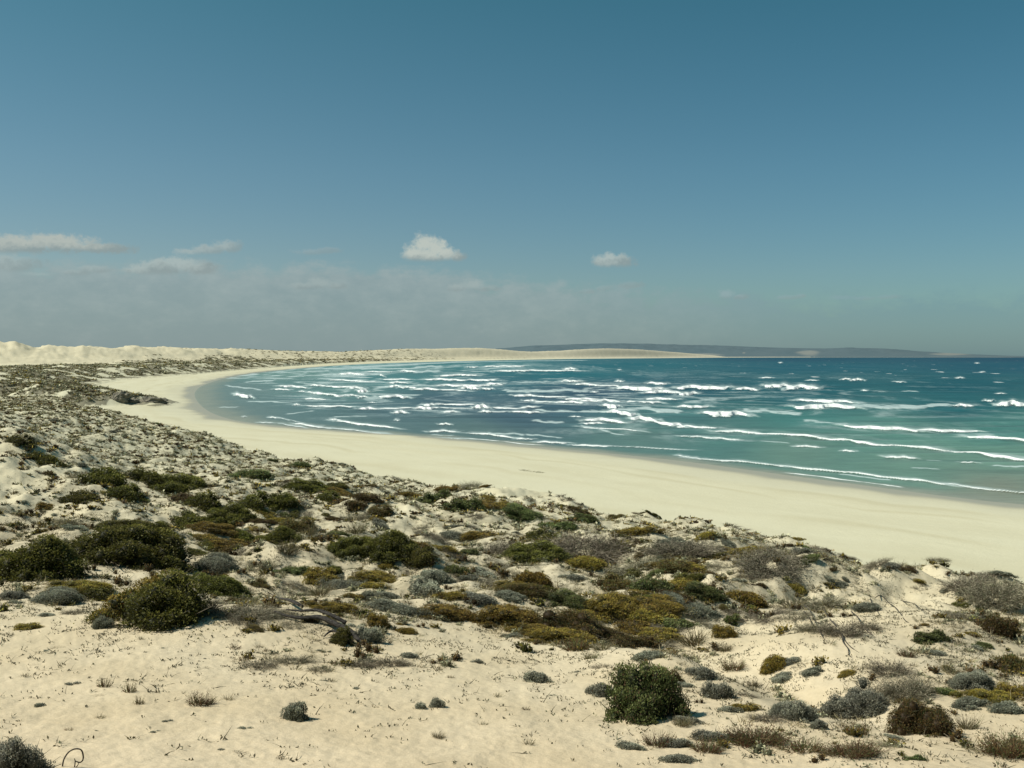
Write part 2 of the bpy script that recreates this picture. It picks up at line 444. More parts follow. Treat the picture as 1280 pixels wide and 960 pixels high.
def hit(px, py):
    """where the line of sight through a photo pixel meets the ground"""
    u, m = ray(px, py)
    j = int(np.clip(np.searchsorted(U, u), 0, NC - 1))
    below = (H + m * Ys) <= ZZ[:, j]
    below[:int(np.searchsorted(Ys, 6))] = False
    i = int(np.argmax(below)) if below.any() else NR - 1
    Y = Ys[i]
    return np.array([u * Y, Y, zat(u * Y, Y)])

# ------------------------------------------------------------------ hills far across the bay
HILL = [(560, 446), (620, 436), (660, 432.5), (700, 431), (750, 429.2), (800, 429.6), (830, 430.6), (870, 431.5), (910, 432.2), (950, 434), (1000, 435.2), (1030, 435.6), (1060, 434.6), (1105, 435.6), (1140, 438.5),
        (1180, 441), (1220, 443), (1260, 444.6), (1300, 445.4), (1400, 445.5), (1600, 445.5)]
hu = np.linspace(float(ray(560, 446)[0]), float(ray(1600, 446)[0]), 700); hv = np.linspace(0, 1, 60)
HU, HV = np.meshgrid(hu, hv)
hpx = 640 + HU * F
hz = np.interp(hpx, [p[0] for p in HILL], [H + (445.6 - p[1]) / F * 29500 for p in HILL])
hY = 26000 + 5500 * HV
prof = np.where(HV < 0.64, sstep(0.0, 0.64, HV) ** 0.75, 1 - 0.5 * sstep(0.64, 1, HV))
hzz = 4 + (hz - 4) * prof * (1 + 0.10 * fbm(HU * 60, HV * 9, 80, 4) * sstep(0.02, 0.3, HV) * (HV < 0.62)) * (hY / 29500)
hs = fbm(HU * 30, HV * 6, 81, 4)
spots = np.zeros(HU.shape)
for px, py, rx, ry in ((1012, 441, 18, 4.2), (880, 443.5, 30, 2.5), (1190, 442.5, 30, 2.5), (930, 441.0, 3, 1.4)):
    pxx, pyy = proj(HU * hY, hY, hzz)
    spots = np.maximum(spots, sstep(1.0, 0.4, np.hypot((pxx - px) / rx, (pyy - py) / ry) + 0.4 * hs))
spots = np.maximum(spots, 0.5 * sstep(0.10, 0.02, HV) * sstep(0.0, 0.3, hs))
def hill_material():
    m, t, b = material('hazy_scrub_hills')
    c = t.mix(t.attr('spot'), t.mix(t.attr('tone'), (0.090, 0.134, 0.150), (0.108, 0.150, 0.163)), (0.20, 0.22, 0.205))  # aerial haze is baked into these base colours
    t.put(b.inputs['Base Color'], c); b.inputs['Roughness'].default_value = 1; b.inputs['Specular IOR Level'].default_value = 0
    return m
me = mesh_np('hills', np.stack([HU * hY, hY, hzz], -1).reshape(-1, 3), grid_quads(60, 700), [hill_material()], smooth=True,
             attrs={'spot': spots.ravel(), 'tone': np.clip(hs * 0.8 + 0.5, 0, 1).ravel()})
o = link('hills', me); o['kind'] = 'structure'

# ------------------------------------------------------------------ the sea
UW = np.concatenate([np.linspace(-0.9, -0.56, 30)[:-1], np.arange(-0.56, 0.56, 0.0011), np.linspace(0.56, 1.6, 80)])
YW = np.concatenate([np.geomspace(70, 900, 900)[:-1], np.geomspace(900, 4000, 420)[:-1], np.geomspace(4000, 80000, 160)])
WU, WY = np.meshgrid(UW, YW); WX = WU * WY
ws, warc = poly_dist(WX, WY, SHORE)
ws = np.where(inside(WX, WY, SEA_POLY), ws, -ws)        # metres out to sea
WPX = 640 + WU * F * CP
WROW = 480 + F * (H * CP - WY * SP) / (WY * CP + H * SP)  # photo row of the flat sea
BR = []
def addz(x0, y0, s, items):
    for it in items:
        ax, ay, bx, by, th = it[:5]; soft = len(it) > 5
        BR.append((x0 + ax / s, y0 + ay / s, x0 + bx / s, y0 + by / s, th / s, soft))
addz(850, 420, 2.977, [(0,190,170,190,18),(0,215,60,212,14),(215,195,280,197,12),(322,183,405,185,20),(405,190,505,188,20),(455,238,640,245,14),(440,260,640,262,20),(640,262,1000,258,20,1),(1020,258,1085,258,12),(1135,240,1165,240,8),(1188,250,1280,252,22),(605,160,635,160,7),(640,162,678,162,10),(0,262,100,262,12),(100,285,240,290,22),(240,275,440,285,18,1),(0,335,130,340,10),(145,352,300,358,10),(290,360,560,380,10),(560,380,740,402,12),(740,402,1020,425,9),(1030,432,1330,460,12),(625,333,880,350,16),(880,350,1095,352,12),(1085,372,1330,390,14),(10,372,110,378,7),(110,378,235,385,6),(440,408,515,412,8),(608,426,650,428,7),(775,448,870,452,8),(1050,472,1107,474,7),(0,445,70,455,8),(70,455,380,482,9),(380,482,740,520,10),(600,515,780,535,6,1),(740,520,990,550,10),(990,548,1110,565,8),(1110,565,1380,592,9),(470,315,620,325,10,1),(800,170,830,171,4),(830,205,880,206,6,1),(1030,155,1050,155,6),(680,202,695,202,6),(1180,214,1205,214,5),(475,165,505,165,5),(720,205,760,206,4,1),(370,99,376,99,5),(1100,101,1108,101,4),(1120,134,1130,134,4),(305,155,340,155,4),(870,490,960,494,4,1),(200,390,400,398,5,1),(920,458,970,462,5,1),(1180,484,1280,488,6,1)])
addz(520, 440, 4.267, [(275,80,325,80,8),(370,76,440,77,8),(440,76,570,74,8),(450,100,640,98,10),(640,98,860,100,8),(795,88,845,88,14),(140,125,310,122,12),(65,145,250,148,12),(285,148,420,150,10),(125,178,380,178,14),(380,170,460,170,14),(245,190,330,190,20),(355,196,405,196,14),(0,197,110,197,14),(110,200,260,205,8),(785,153,870,155,14),(860,170,960,174,14),(960,178,1090,184,10),(1090,190,1300,195,24),(1070,155,1100,155,12),(1240,165,1330,168,14),(1240,212,1400,212,20),(940,212,965,212,12),(530,230,635,232,14),(660,238,800,240,10),(805,248,960,252,14),(580,258,640,260,12),(640,265,735,266,6),(750,265,885,268,12),(880,258,970,262,12),(970,256,1080,260,14),(1125,264,1180,264,10),(1195,268,1300,270,16),(1000,285,1080,288,24),(1030,315,1160,330,26),(1080,300,1400,310,30,1),(1160,350,1280,360,26),(1280,372,1420,392,20),(1240,248,1380,250,16),(8,297,95,297,18),(40,280,95,280,14),(100,280,310,280,10),(95,298,300,300,6),(315,290,385,290,30),(350,316,400,316,16),(385,297,540,300,10),(150,316,215,316,10),(400,318,520,318,6),(525,318,645,322,16),(560,295,640,290,10),(125,384,180,385,12),(80,422,200,422,14),(305,432,510,452,12),(540,462,620,463,10),(655,480,795,484,12),(840,495,1000,502,10),(920,358,1100,368,22),(900,380,985,380,14),(910,400,1170,420,8),(630,365,770,375,14,1),(830,344,880,345,8),(0,455,260,462,6),(1000,500,1410,520,6),(90,442,190,445,6,1),(480,205,900,205,22,1),(460,160,800,158,6,1),(400,430,560,440,14,1),(600,440,760,455,12,1),(640,310,1020,318,14,1),(900,395,1100,440,12,1),(1080,95,1090,95,6),(0,80,130,76,14,1),(0,105,120,100,16,1),(0,62,300,52,8,1),(300,52,900,44,4,1)])
addz(220, 440, 4.267, [(285,180,440,200,10,1),(325,225,400,240,24),(400,262,600,270,10,1),(530,198,600,200,8),(560,180,690,188,12),(720,178,790,178,12),(815,184,960,186,12),(930,190,1000,192,14),(655,210,685,210,8),(700,212,730,214,8),(730,218,880,232,14),(900,230,970,232,10),(970,205,1020,208,26),(975,240,1020,240,12),(695,248,790,252,10),(630,280,660,280,12),(715,288,920,292,10),(980,300,1065,303,16),(1065,300,1280,298,6),(1165,320,1225,320,20),(820,358,880,365,12),(870,370,1140,402,14),(500,348,540,350,8),(540,350,660,375,5),(650,382,780,400,14),(780,400,1200,442,9),(570,384,670,400,8),(445,375,510,377,8),(355,345,370,345,16),(880,115,990,116,14),(840,148,1060,158,8),(1020,105,1140,105,6),(1085,120,1110,128,12),(1115,145,1240,146,8),(1145,162,1225,163,10),(1140,182,1200,182,14),(1200,188,1280,190,12),(1090,235,1220,238,18),(1205,100,1280,103,12),(1170,362,1185,362,8),(1030,270,1060,270,8),(380,160,520,150,8,1),(600,130,680,128,8,1),(800,130,1000,128,5,1),(240,295,320,293,6,1),(600,330,720,315,6,1),(700,90,900,85,8,1),(900,80,1280,66,8,1),(1000,90,1280,86,10,1),(560,110,800,100,6,1),(850,345,1000,340,10,1)])
wz = np.zeros(WX.shape); foam = np.zeros(WX.shape); lace = np.zeros(WX.shape); face = np.zeros(WX.shape)
edge_n = 0.8 * fbm(WX / 6, WY / 14, 90, 3)
for (ax, ay, bx, by, th, soft) in BR:
    if bx - ax < 1: bx = ax + 1
    ext = min(5.0, 0.10 * (bx - ax) + 1.0); sl_ = (by - ay) / (bx - ax)
    ax, bx, ay, by = ax - ext, bx + ext, ay - sl_ * ext, by + sl_ * ext
    th = min(th * 0.82, max(0.24 * (bx - ax), 1.2))
    yb = max(ay, by) + th * 0.7 + 2; yt = min(ay, by) - th * 1.6 - 2
    yt -= th * 2
    i0 = max(np.searchsorted(YW, sea_depth(min(yb, 700))) - 1, 0); i1 = np.searchsorted(YW, sea_depth(max(yt, 446.2))) + 1
    wd = 0.012 + 0.42 * (bx - ax) / F
    u0 = (ax - 640) / F - wd; u1 = (bx - 640) / F + wd
    j0 = max(np.searchsorted(UW, u0) - 2, 0); j1 = np.searchsorted(UW, u1) + 2
    sl = (slice(i0, i1), slice(j0, j1))
    px = WPX[sl]; row = WROW[sl]; en = edge_n[sl]
    k = (px - ax) / (bx - ax)
    bend = 0.16 * th * np.sin(k * 7 + ax) + 0.10 * th * np.sin(k * 17 + 2 * ax) + 0.45 * th * en
    base = ay + (by - ay) * k + th * 0.5 + bend
    ek = min(0.3, 3.0 / (bx - ax)); endt = sstep(-ek, ek * 1.5, k + 0.10 * en) * sstep(1 + ek, 1 - ek * 1.5, k + 0.12 * en)
    Yc = float(sea_depth((ay + by) / 2))
    hp = min(th * 0.8, 1.7 / Yc * F) * (0.25 if soft else 1.0)   # wave height in pixels
    q = base - row                                                # pixels behind the foot
    flat = max(th - hp, th * 0.25)
    fthick = max(0.35, 0.14 * th)
    hgt = np.where(q < fthick, sstep(0, fthick, q), np.exp(-np.maximum(q - fthick, 0) / max(flat * 1.6, 0.6)))
    mid = sstep(0.0, 0.35, k) * sstep(1.0, 0.65, k) * 0.5 + 0.5
    wz[sl] = np.maximum(wz[sl], hgt * endt * (hp / F * Yc) * mid * (1 + 0.25 * en))
    fm = sstep(-0.05 * th - 0.2, 0.05 * th + 0.2, q) * sstep(flat * 1.15 + 0.1, flat * 0.55, q * (1 + 0.4 * en)) * endt
    if soft: lace[sl] = np.maximum(lace[sl], fm)
    else: foam[sl] = np.maximum(foam[sl], fm)
    # thin lacy foam left behind each crest, and shade painted on the wave face before it
    if not soft:
        tr = sstep(0, flat * 0.5, q) * sstep(th * 1.7 + 1.0, 0, q) * sstep(-0.2, 0.2, k) * sstep(1.2, 0.8, k)
        lace[sl] = np.maximum(lace[sl], tr)
        wing = sstep(-0.3, 0.3, q) * sstep(th * 0.9 + 0.8, 0.2, q) * sstep(-0.32, -0.02, k) * sstep(1.38, 1.02, k)
        lace[sl] = np.maximum(lace[sl], 0.9 * wing)
        wz[sl] = np.maximum(wz[sl], 0.5 * hgt * (hp / F * Yc) * sstep(-0.35, 0.0, k) * sstep(1.4, 1.0, k))
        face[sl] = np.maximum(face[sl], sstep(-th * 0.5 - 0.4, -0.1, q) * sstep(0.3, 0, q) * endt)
# thin swash lines at the water's edge
sw = ws + 2.5 * fbm(warc / 18, ws / 50, 91, 3)
foam = np.maximum(foam, np.where((WROW > 459) & (WPX > 430), 0.75 * np.exp(-((sw - 3.5) / 0.9) ** 2) * sstep(-0.1, 0.25, pnoise(warc / 30, ws * 0 + 2, 92)), 0))
lace = np.maximum(lace, np.where(WY > 900, 1.0 * sstep(0, 6, ws) * sstep(0.02 * WY + 30, 10, ws) * sstep(-0.3, 0.3, fbm(warc / 90, ws / 15, 95, 3)), 0))
# long pale streaks of spent foam through the surf
st = fbm(WX / 34 + 1.5 * pnoise(WX / 60, WY / 60, 98), WY / np.interp(WY, [150, 600, 3000], [6, 20, 110]), 97, 4)
surf = sstep(12, 40, ws) * np.maximum(sstep(1.25, 0.75, WROW / (470 + 0 * WROW)) * 0, 1.25 * np.exp(-(((WPX - 500) / 250) ** 2 + ((WROW - 468) / 20) ** 2)) + 0.85 * np.exp(-(((WPX - 900) / 420) ** 2 + ((WROW - 510) / 38) ** 2)) + 0.6 * np.exp(-(((WPX - 420) / 190) ** 2 + ((WROW - 510) / 30) ** 2)))
lace = np.maximum(lace, np.clip(surf, 0, 1) * 1.0 * sstep(-0.12, 0.40, st))
# scattered small whitecaps offshore
wc = pnoise(WX / 16, WY / 40, 93)
offs = sstep(250, 600, ws) * sstep(15000, 3000, WY)
foam = np.maximum(foam, 0.9 * sstep(0.70, 0.80, wc) * offs)
# general wind chop and swell
ang = 0.25
lam = np.interp(WY, [150, 400, 1000, 3000, 10000], [16, 26, 48, 130, 500])
phs = np.cumsum(np.gradient(YW)[:, None] / lam, axis=0) * 2 * np.pi + 0.35 * WX / lam + 4.5 * pnoise(WX / (lam * 5), WY / (lam * 3), 110)
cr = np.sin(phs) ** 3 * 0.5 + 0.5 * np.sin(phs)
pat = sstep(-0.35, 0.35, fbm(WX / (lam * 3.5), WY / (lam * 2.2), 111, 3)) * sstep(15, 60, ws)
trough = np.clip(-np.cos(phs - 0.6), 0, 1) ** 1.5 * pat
swell = 0.22 * cr * pat * (WY < 2500) + 0.10 * np.sin((WY * math.cos(ang) + WX * math.sin(ang)) / 3.4 + 2.5 * pnoise(WX / 40, WY / 40, 94)) * sstep(0, 60, ws) * (WY < 1500)
wz = wz * sstep(1.0, 10, ws) + swell * (1 - np.clip(wz, 0, 1)) + 0.02
edge = sstep(1.5, -6, ws)
wz = wz - 0.9 * edge                                          # the sheet dips under the sand
WC = [(1250,449,(18,66,92)),(1000,449,(18,72,96)),(1250,458,(14,80,100)),(1000,458,(16,90,108)),(760,455,(22,104,118)),(600,456,(62,132,138)),(450,459,(98,152,152)),(350,467,(122,160,154)),(280,488,(124,148,148)),(300,518,(120,142,142)),
      (450,532,(108,134,134)),(600,540,(104,130,130)),(400,505,(108,138,142)),(560,500,(76,104,120)),(700,503,(62,92,112)),(850,487,(36,92,108)),(1000,486,(16,88,100)),(1200,482,(12,86,98)),(1200,508,(28,98,106)),(1000,520,(78,138,134)),
      (1100,545,(104,152,142)),(900,545,(92,138,134)),(1250,575,(122,162,148)),(1000,565,(120,154,142)),(1130,580,(124,160,146)),(800,548,(106,140,136)),(1250,612,(150,155,140)),(700,468,(34,112,124)),(500,475,(84,140,144)),(420,490,(110,152,150)),(620,480,(60,112,126)),
      (740,489,(60,86,108)),(840,520,(84,132,134)),(1000,500,(34,98,108)),(1250,540,(84,140,134)),(480,515,(94,122,132)),(640,520,(74,100,118))]
num = np.zeros(WX.shape + (3,)); den = np.zeros(WX.shape)
lr = np.log(np.maximum(WROW - 441, 1.0)) * 260
for px, py, c in WC:
    d2 = ((WPX - px) / 1.0) ** 2 + (lr - math.log(py - 441) * 260) ** 2
    w = 1 / (d2 + 900) ** 1.6
    num += w[..., None] * lin(c); den += w
wcol = num / den[..., None]
shal = sstep(np.interp(WPX, [280, 560], [20, 9]), 0, ws + 4 * pnoise(WX / 14, WY / 22, 120))[..., None]
wcol = wcol * (1 - shal) + lin((164, 170, 158)) * shal
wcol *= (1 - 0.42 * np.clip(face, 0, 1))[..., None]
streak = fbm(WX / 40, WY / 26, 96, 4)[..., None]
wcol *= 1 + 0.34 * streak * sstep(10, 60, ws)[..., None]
wcol *= (1 - 0.34 * trough + 0.10 * np.clip(cr, 0, 1) * pat)[..., None]  # swell relief shaded in colour: darker slopes, lighter crests
def sea_material():
    m, t, b = material('sea_water')
    g = t.new('ShaderNodeNewGeometry'); pos = g.outputs['Position']
    f = t.attr('foam')
    lace = t.noise(t.scalevec(pos, (0.22, 0.10, 0.3)), 1.0, 6, 0.75)
    fm = t.ss(t.m('ADD', f, t.m('MULTIPLY', t.m('SUBTRACT', lace, 0.5), 1.2)), 0.36, 0.80)
    la = t.attr('lace')
    lf = t.m('MULTIPLY', la, t.ss(t.m('ADD', t.m('MULTIPLY', la, 0.22), lace), 0.42, 0.74, 0.0, 0.8))
    fm = t.m('MULTIPLY', fm, t.ss(f, 0.02, 0.25))
    wav = t.noise(t.scalevec(pos, (0.16, 0.5, 0.3)), 1.0, 5, 0.65)
    wc_ = t.mix(1.0, t.attr('Col', 'Color'), t.mix(t.ss(wav, 0.3, 0.7), (0.80, 0.80, 0.82), (1.02, 1.04, 1.04)), 'MULTIPLY')
    c = t.mix(fm, t.mix(lf, wc_, (0.58, 0.68, 0.64)), (0.80, 0.83, 0.79))
    t.put(b.inputs['Base Color'], c)
    t.put(b.inputs['Roughness'], t.m('MULTIPLY_ADD', fm, 0.5, 0.35))
    t.put(b.inputs['Specular IOR Level'], t.m('MULTIPLY_ADD', fm, -0.05, 0.08))
    h = t.m('ADD', t.m('MULTIPLY', wav, 0.5), t.m('MULTIPLY', t.noise(t.scalevec(pos, (0.7, 1.6, 1)), 1.0, 4, 0.6), 0.18))
    bp = t.new('ShaderNodeBump'); bp.inputs['Strength'].default_value = 0.5; bp.inputs['Distance'].default_value = 1.0
    t.l.new(h, bp.inputs['Height']); t.l.new(bp.outputs[0], b.inputs['Normal'])
    return m
nrw, ncw = WX.shape
Q = grid_quads(nrw, ncw)
keep = (ws > -14).ravel()
Q = Q[keep[Q].all(1)]
used = np.zeros(nrw * ncw, bool); used[Q.ravel()] = True
idx = np.cumsum(used) - 1
V = np.stack([WX, WY, wz], -1).reshape(-1, 3)[used]
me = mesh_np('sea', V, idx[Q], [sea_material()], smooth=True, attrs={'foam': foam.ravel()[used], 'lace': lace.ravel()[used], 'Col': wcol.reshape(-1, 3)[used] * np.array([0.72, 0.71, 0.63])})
o = link('sea', me); o['kind'] = 'structure'
del V, Q, WX, WY, WU, num, den, wcol, lr, ws, warc, edge_n, streak

# ------------------------------------------------------------------ plants
def unit(v): return v / (np.linalg.norm(v, axis=-1, keepdims=True) + 1e-9)

def leaf_quads(r, P, N, L, W, out=0.6):
    n = len(P)
    a = unit(r.normal(size=(n, 3)) + out * 1.7 * N)
    b = unit(np.cross(a, r.normal(size=(n, 3))))
    L = L * r.uniform(0.6, 1.3, (n, 1)); W = W * r.uniform(0.6, 1.3, (n, 1))
    nn = np.cross(a, b) * L * 0.18
    V = np.stack([P, P + a * L * .5 + b * W * .5 + nn, P + a * L, P + a * L * .5 - b * W * .5 + nn], 1).reshape(-1, 3)
    return V, np.arange(4 * n).reshape(-1, 4)

def ribbons(r, P, D, L, W, bend=0.3, seg=2):
    """thin tapering blades or twigs from P along D"""
    n = len(P)
    side = unit(np.cross(D, r.normal(size=(n, 3))))
    L = np.broadcast_to(np.asarray(L, float).reshape(-1, 1), (n, 1)); W = np.broadcast_to(np.asarray(W, float).reshape(-1, 1), (n, 1))
    cur = unit(r.normal(size=(n, 3)) + np.array([0.3, -0.2, -0.6])) * bend
    pts = []
    for k in range(seg + 1):
        s = k / seg
        c = P + D * L * s + cur * L * s * s
        w = W * (1 - 0.8 * s)
        pts += [c - side * w / 2, c + side * w / 2]
    V = np.stack(pts, 1).reshape(-1, 3)
    m = 2 * (seg + 1); q = []
    for k in range(seg):
        q.append(np.stack([np.arange(n) * m + 2 * k, np.arange(n) * m + 2 * k + 1, np.arange(n) * m + 2 * k + 3, np.arange(n) * m + 2 * k + 2], 1))
    return V, np.concatenate(q), m

OCT = np.array([(1,0,0),(-1,0,0),(0,1,0),(0,-1,0),(0,0,1),(0,0,-1)], float)
OCTF = [(0,2,4),(2,1,4),(1,3,4),(3,0,4),(2,0,5),(1,2,5),(3,1,5),(0,3,5)]

_a, _b = np.meshgrid(np.linspace(0, 2 * np.pi, 8, endpoint=False), np.linspace(-1.45, 1.45, 5))
BALL = np.stack([np.cos(_a) * np.cos(_b), np.sin(_a) * np.cos(_b), np.sin(_b)], -1).reshape(-1, 3)
BALLQ = np.array([(i * 8 + j, i * 8 + (j + 1) % 8, (i + 1) * 8 + (j + 1) % 8, (i + 1) * 8 + j) for i in range(4) for j in range(8)])

def join(parts):
    Vs, Qs, Cs, off = [], [], [], 0
    for V, Q, C in parts:
        Vs.append(V); Qs.append(Q + off); Cs.append(C); off += len(V)
    return np.vstack(Vs), np.vstack(Qs), np.vstack(Cs)

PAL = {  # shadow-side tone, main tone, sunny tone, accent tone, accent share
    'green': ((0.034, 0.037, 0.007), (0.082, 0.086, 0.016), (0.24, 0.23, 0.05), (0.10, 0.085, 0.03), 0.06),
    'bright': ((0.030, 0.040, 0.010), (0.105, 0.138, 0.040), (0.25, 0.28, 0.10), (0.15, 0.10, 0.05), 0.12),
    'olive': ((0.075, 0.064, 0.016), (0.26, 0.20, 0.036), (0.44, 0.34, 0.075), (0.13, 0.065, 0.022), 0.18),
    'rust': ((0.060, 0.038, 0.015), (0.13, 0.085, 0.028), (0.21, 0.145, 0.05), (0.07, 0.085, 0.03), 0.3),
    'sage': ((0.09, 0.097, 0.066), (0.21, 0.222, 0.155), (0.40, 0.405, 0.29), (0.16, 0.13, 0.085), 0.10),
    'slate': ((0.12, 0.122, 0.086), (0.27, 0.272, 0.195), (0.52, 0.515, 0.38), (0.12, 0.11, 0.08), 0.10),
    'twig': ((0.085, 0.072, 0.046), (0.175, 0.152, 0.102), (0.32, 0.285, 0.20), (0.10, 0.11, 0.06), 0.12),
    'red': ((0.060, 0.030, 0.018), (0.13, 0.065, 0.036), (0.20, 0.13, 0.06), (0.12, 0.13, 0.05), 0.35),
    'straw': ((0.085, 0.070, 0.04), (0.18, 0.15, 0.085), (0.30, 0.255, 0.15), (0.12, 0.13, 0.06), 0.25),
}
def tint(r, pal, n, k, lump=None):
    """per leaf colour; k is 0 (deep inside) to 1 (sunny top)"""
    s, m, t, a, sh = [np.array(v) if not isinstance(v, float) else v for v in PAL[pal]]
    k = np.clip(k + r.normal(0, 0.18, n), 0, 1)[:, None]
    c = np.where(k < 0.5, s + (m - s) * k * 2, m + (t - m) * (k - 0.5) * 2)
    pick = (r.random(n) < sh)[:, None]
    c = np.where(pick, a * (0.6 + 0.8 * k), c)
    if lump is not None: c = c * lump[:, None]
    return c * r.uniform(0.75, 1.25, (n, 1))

def mound(seed, pal, nl, nleaf, L, W, hgt=0.40, rl=(0.12, 0.2), spiky=0.0, pal2=None):
    """rounded cushion shrub, one metre across, made of leafy lobes"""
    r = np.random.default_rng(seed)
    nc = int(r.integers(3, 6)) if nl > 15 else 2
    ca = r.uniform(0, 2 * np.pi) + np.arange(nc) * 2 * np.pi / nc + r.normal(0, 0.35, nc)
    cr_ = r.uniform(0.10, 0.26, nc); crad = r.uniform(0.17, 0.29, nc); chh = r.uniform(0.55, 1.1, nc)
    ci = r.choice(nc, nl, p=crad ** 2 / (crad ** 2).sum())
    aa = r.uniform(0, 2 * np.pi, nl); rr = np.sqrt(r.uniform(0, 1, nl))
    cx = np.cos(ca[ci]) * cr_[ci] * 1.15 + np.cos(aa) * rr * crad[ci] * 1.05
    cy = np.sin(ca[ci]) * cr_[ci] * 0.95 + np.sin(aa) * rr * crad[ci]
    env = np.clip(1 - rr ** 2, 0.04, 1) ** 0.7 * chh[ci]
    rad = r.uniform(*rl, nl) * (0.7 + 0.4 * env)
    cz = np.maximum(env * hgt * r.uniform(0.75, 1.1, nl) - rad * 0.6, -0.01)
    p = rad ** 1.6; p /= p.sum()
    li = r.choice(nl, nleaf, p=p)
    d = unit(r.normal(size=(nleaf, 3)) + np.array([0, 0, 0.25]))
    sh = 0.80 + 0.24 * r.random(nleaf) + (r.random(nleaf) < 0.12) * 0.15
    P = np.stack([cx, cy, cz], 1)[li] + d * (rad[li] * sh)[:, None] * np.array([1, 1, 0.85])
    ok = P[:, 2] > -0.05
    P, d, li = P[ok], d[ok], li[ok]
    lt = r.uniform(0.72, 1.28, nl)
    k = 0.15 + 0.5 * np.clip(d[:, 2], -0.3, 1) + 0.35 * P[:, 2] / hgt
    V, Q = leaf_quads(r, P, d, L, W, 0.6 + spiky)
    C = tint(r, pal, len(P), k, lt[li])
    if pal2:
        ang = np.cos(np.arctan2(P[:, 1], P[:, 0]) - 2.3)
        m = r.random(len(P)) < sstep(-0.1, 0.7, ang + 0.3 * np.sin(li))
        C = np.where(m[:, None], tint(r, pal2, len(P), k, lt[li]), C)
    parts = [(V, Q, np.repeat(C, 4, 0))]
    ns = nleaf // 9      # straggling leaves and bare twigs around the skirt
    i = r.integers(0, nl, ns); g = np.abs(r.normal(0, 0.11, ns)); a2 = r.uniform(0, 2 * np.pi, ns)
    P2 = np.stack([cx[i] + np.cos(a2) * (rad[i] + g), cy[i] + np.sin(a2) * (rad[i] + g), np.maximum(cz[i] * r.uniform(0, 1.1, ns) - g * 0.5, 0.0)], 1)
    V2, Q2 = leaf_quads(r, P2, np.tile([0, 0, 1.0], (ns, 1)), L, W, 0.5)
    parts.append((V2, Q2, np.repeat(tint(r, pal, ns, r.uniform(0.2, 0.9, ns)), 4, 0)))
    nt = 40 + nleaf // 80
    i = r.integers(0, nl, nt); a2 = r.uniform(0, 2 * np.pi, nt)
    D2 = unit(np.stack([np.cos(a2), np.sin(a2), r.uniform(0.0, 1.3, nt)], 1))
    V2, Q2, m2 = ribbons(r, np.stack([cx[i], cy[i], cz[i]], 1), D2, rad[i] * r.uniform(1.1, 1.7, nt), L * 0.35, 0.2, 2)
    parts.append((V2, Q2, np.repeat(tint(r, 'twig', nt, np.full(nt, 0.5)), m2, 0)))
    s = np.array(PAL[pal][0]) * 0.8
    for j in range(nl):   # dark filler ball inside every lobe, standing in for inner shade
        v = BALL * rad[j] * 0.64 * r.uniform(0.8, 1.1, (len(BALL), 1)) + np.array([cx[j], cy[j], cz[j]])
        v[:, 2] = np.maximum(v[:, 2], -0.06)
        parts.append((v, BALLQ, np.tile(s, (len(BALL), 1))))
    return join(parts)

def to_tri_safe(V, Q): return Q

def twiggy(seed, pal, n, L=0.5, W=0.012, spread=1.0, bushy=2, leaf=0, pal_leaf=None, flat=0.40, base=0.12):
    """open shrub or tussock of thin stems, about one metre across"""
    r = np.random.default_rng(seed)
    a = r.uniform(0, 2 * np.pi, n)
    tilt = np.sqrt(r.uniform(0, 1, n)) * spread
    D = np.stack([np.cos(a) * np.sin(tilt), np.sin(a) * np.sin(tilt), np.cos(tilt)], 1)
    b = np.sqrt(r.random(n)) * base; 
    P = np.stack([np.cos(a + r.normal(0, .6, n)) * b, np.sin(a + r.normal(0, .6, n)) * b, np.full(n, -0.02)], 1)
    Ls = L * r.uniform(0.55, 1.1, n)
    D[:, 2] *= flat / 0.40
    V, Q, m = ribbons(r, P, D, Ls, W, 0.25, 2)
    C = np.repeat(tint(r, pal, n, np.full(n, 0.5)), m, 0)
    parts = [(V, Q, C)]
    if bushy:
        k = n * bushy
        i = r.integers(0, n, k); s = r.uniform(0.3, 0.95, k)[:, None]
        P2 = P[i] + D[i] * Ls[i][:, None] * s
        D2 = unit(D[i] + r.normal(0, 0.6, (k, 3)))
        V, Q, m = ribbons(r, P2, D2, L * r.uniform(0.15, 0.4, k), W * 0.7, 0.3, 1)
        parts.append((V, Q, np.repeat(tint(r, pal, k, s[:, 0]), m, 0)))
    if leaf:
        i = r.integers(0, n, leaf); s = r.uniform(0.25, 1.05, leaf)[:, None]
        P2 = P[i] + D[i] * Ls[i][:, None] * s + r.normal(0, 0.03, (leaf, 3))
        P2[:, 2] = np.maximum(P2[:, 2], 0.005)
        V, Q = leaf_quads(r, P2, D[i], 0.040, 0.016, 0.8)
        parts.append((V, Q, np.repeat(tint(r, pal_leaf or pal, leaf, s[:, 0] * 0.8), 4, 0)))
    return join(parts)

def stems(seed, n=14):
    """short crooked stems under a cushion shrub"""
    r = np.random.default_rng(seed)
    a = r.uniform(0, 2 * np.pi, n)
    P = np.stack([np.cos(a) * 0.1, np.sin(a) * 0.1, np.full(n, -0.03)], 1)
    D = unit(np.stack([np.cos(a), np.sin(a), r.uniform(0.12, 0.5, n)], 1))
    V, Q, m = ribbons(r, P, D, r.uniform(0.32, 0.5, n), 0.02, 0.15, 3)
    return V, Q, np.repeat(tint(r, 'twig', n, np.full(n, 0.6)), m, 0)

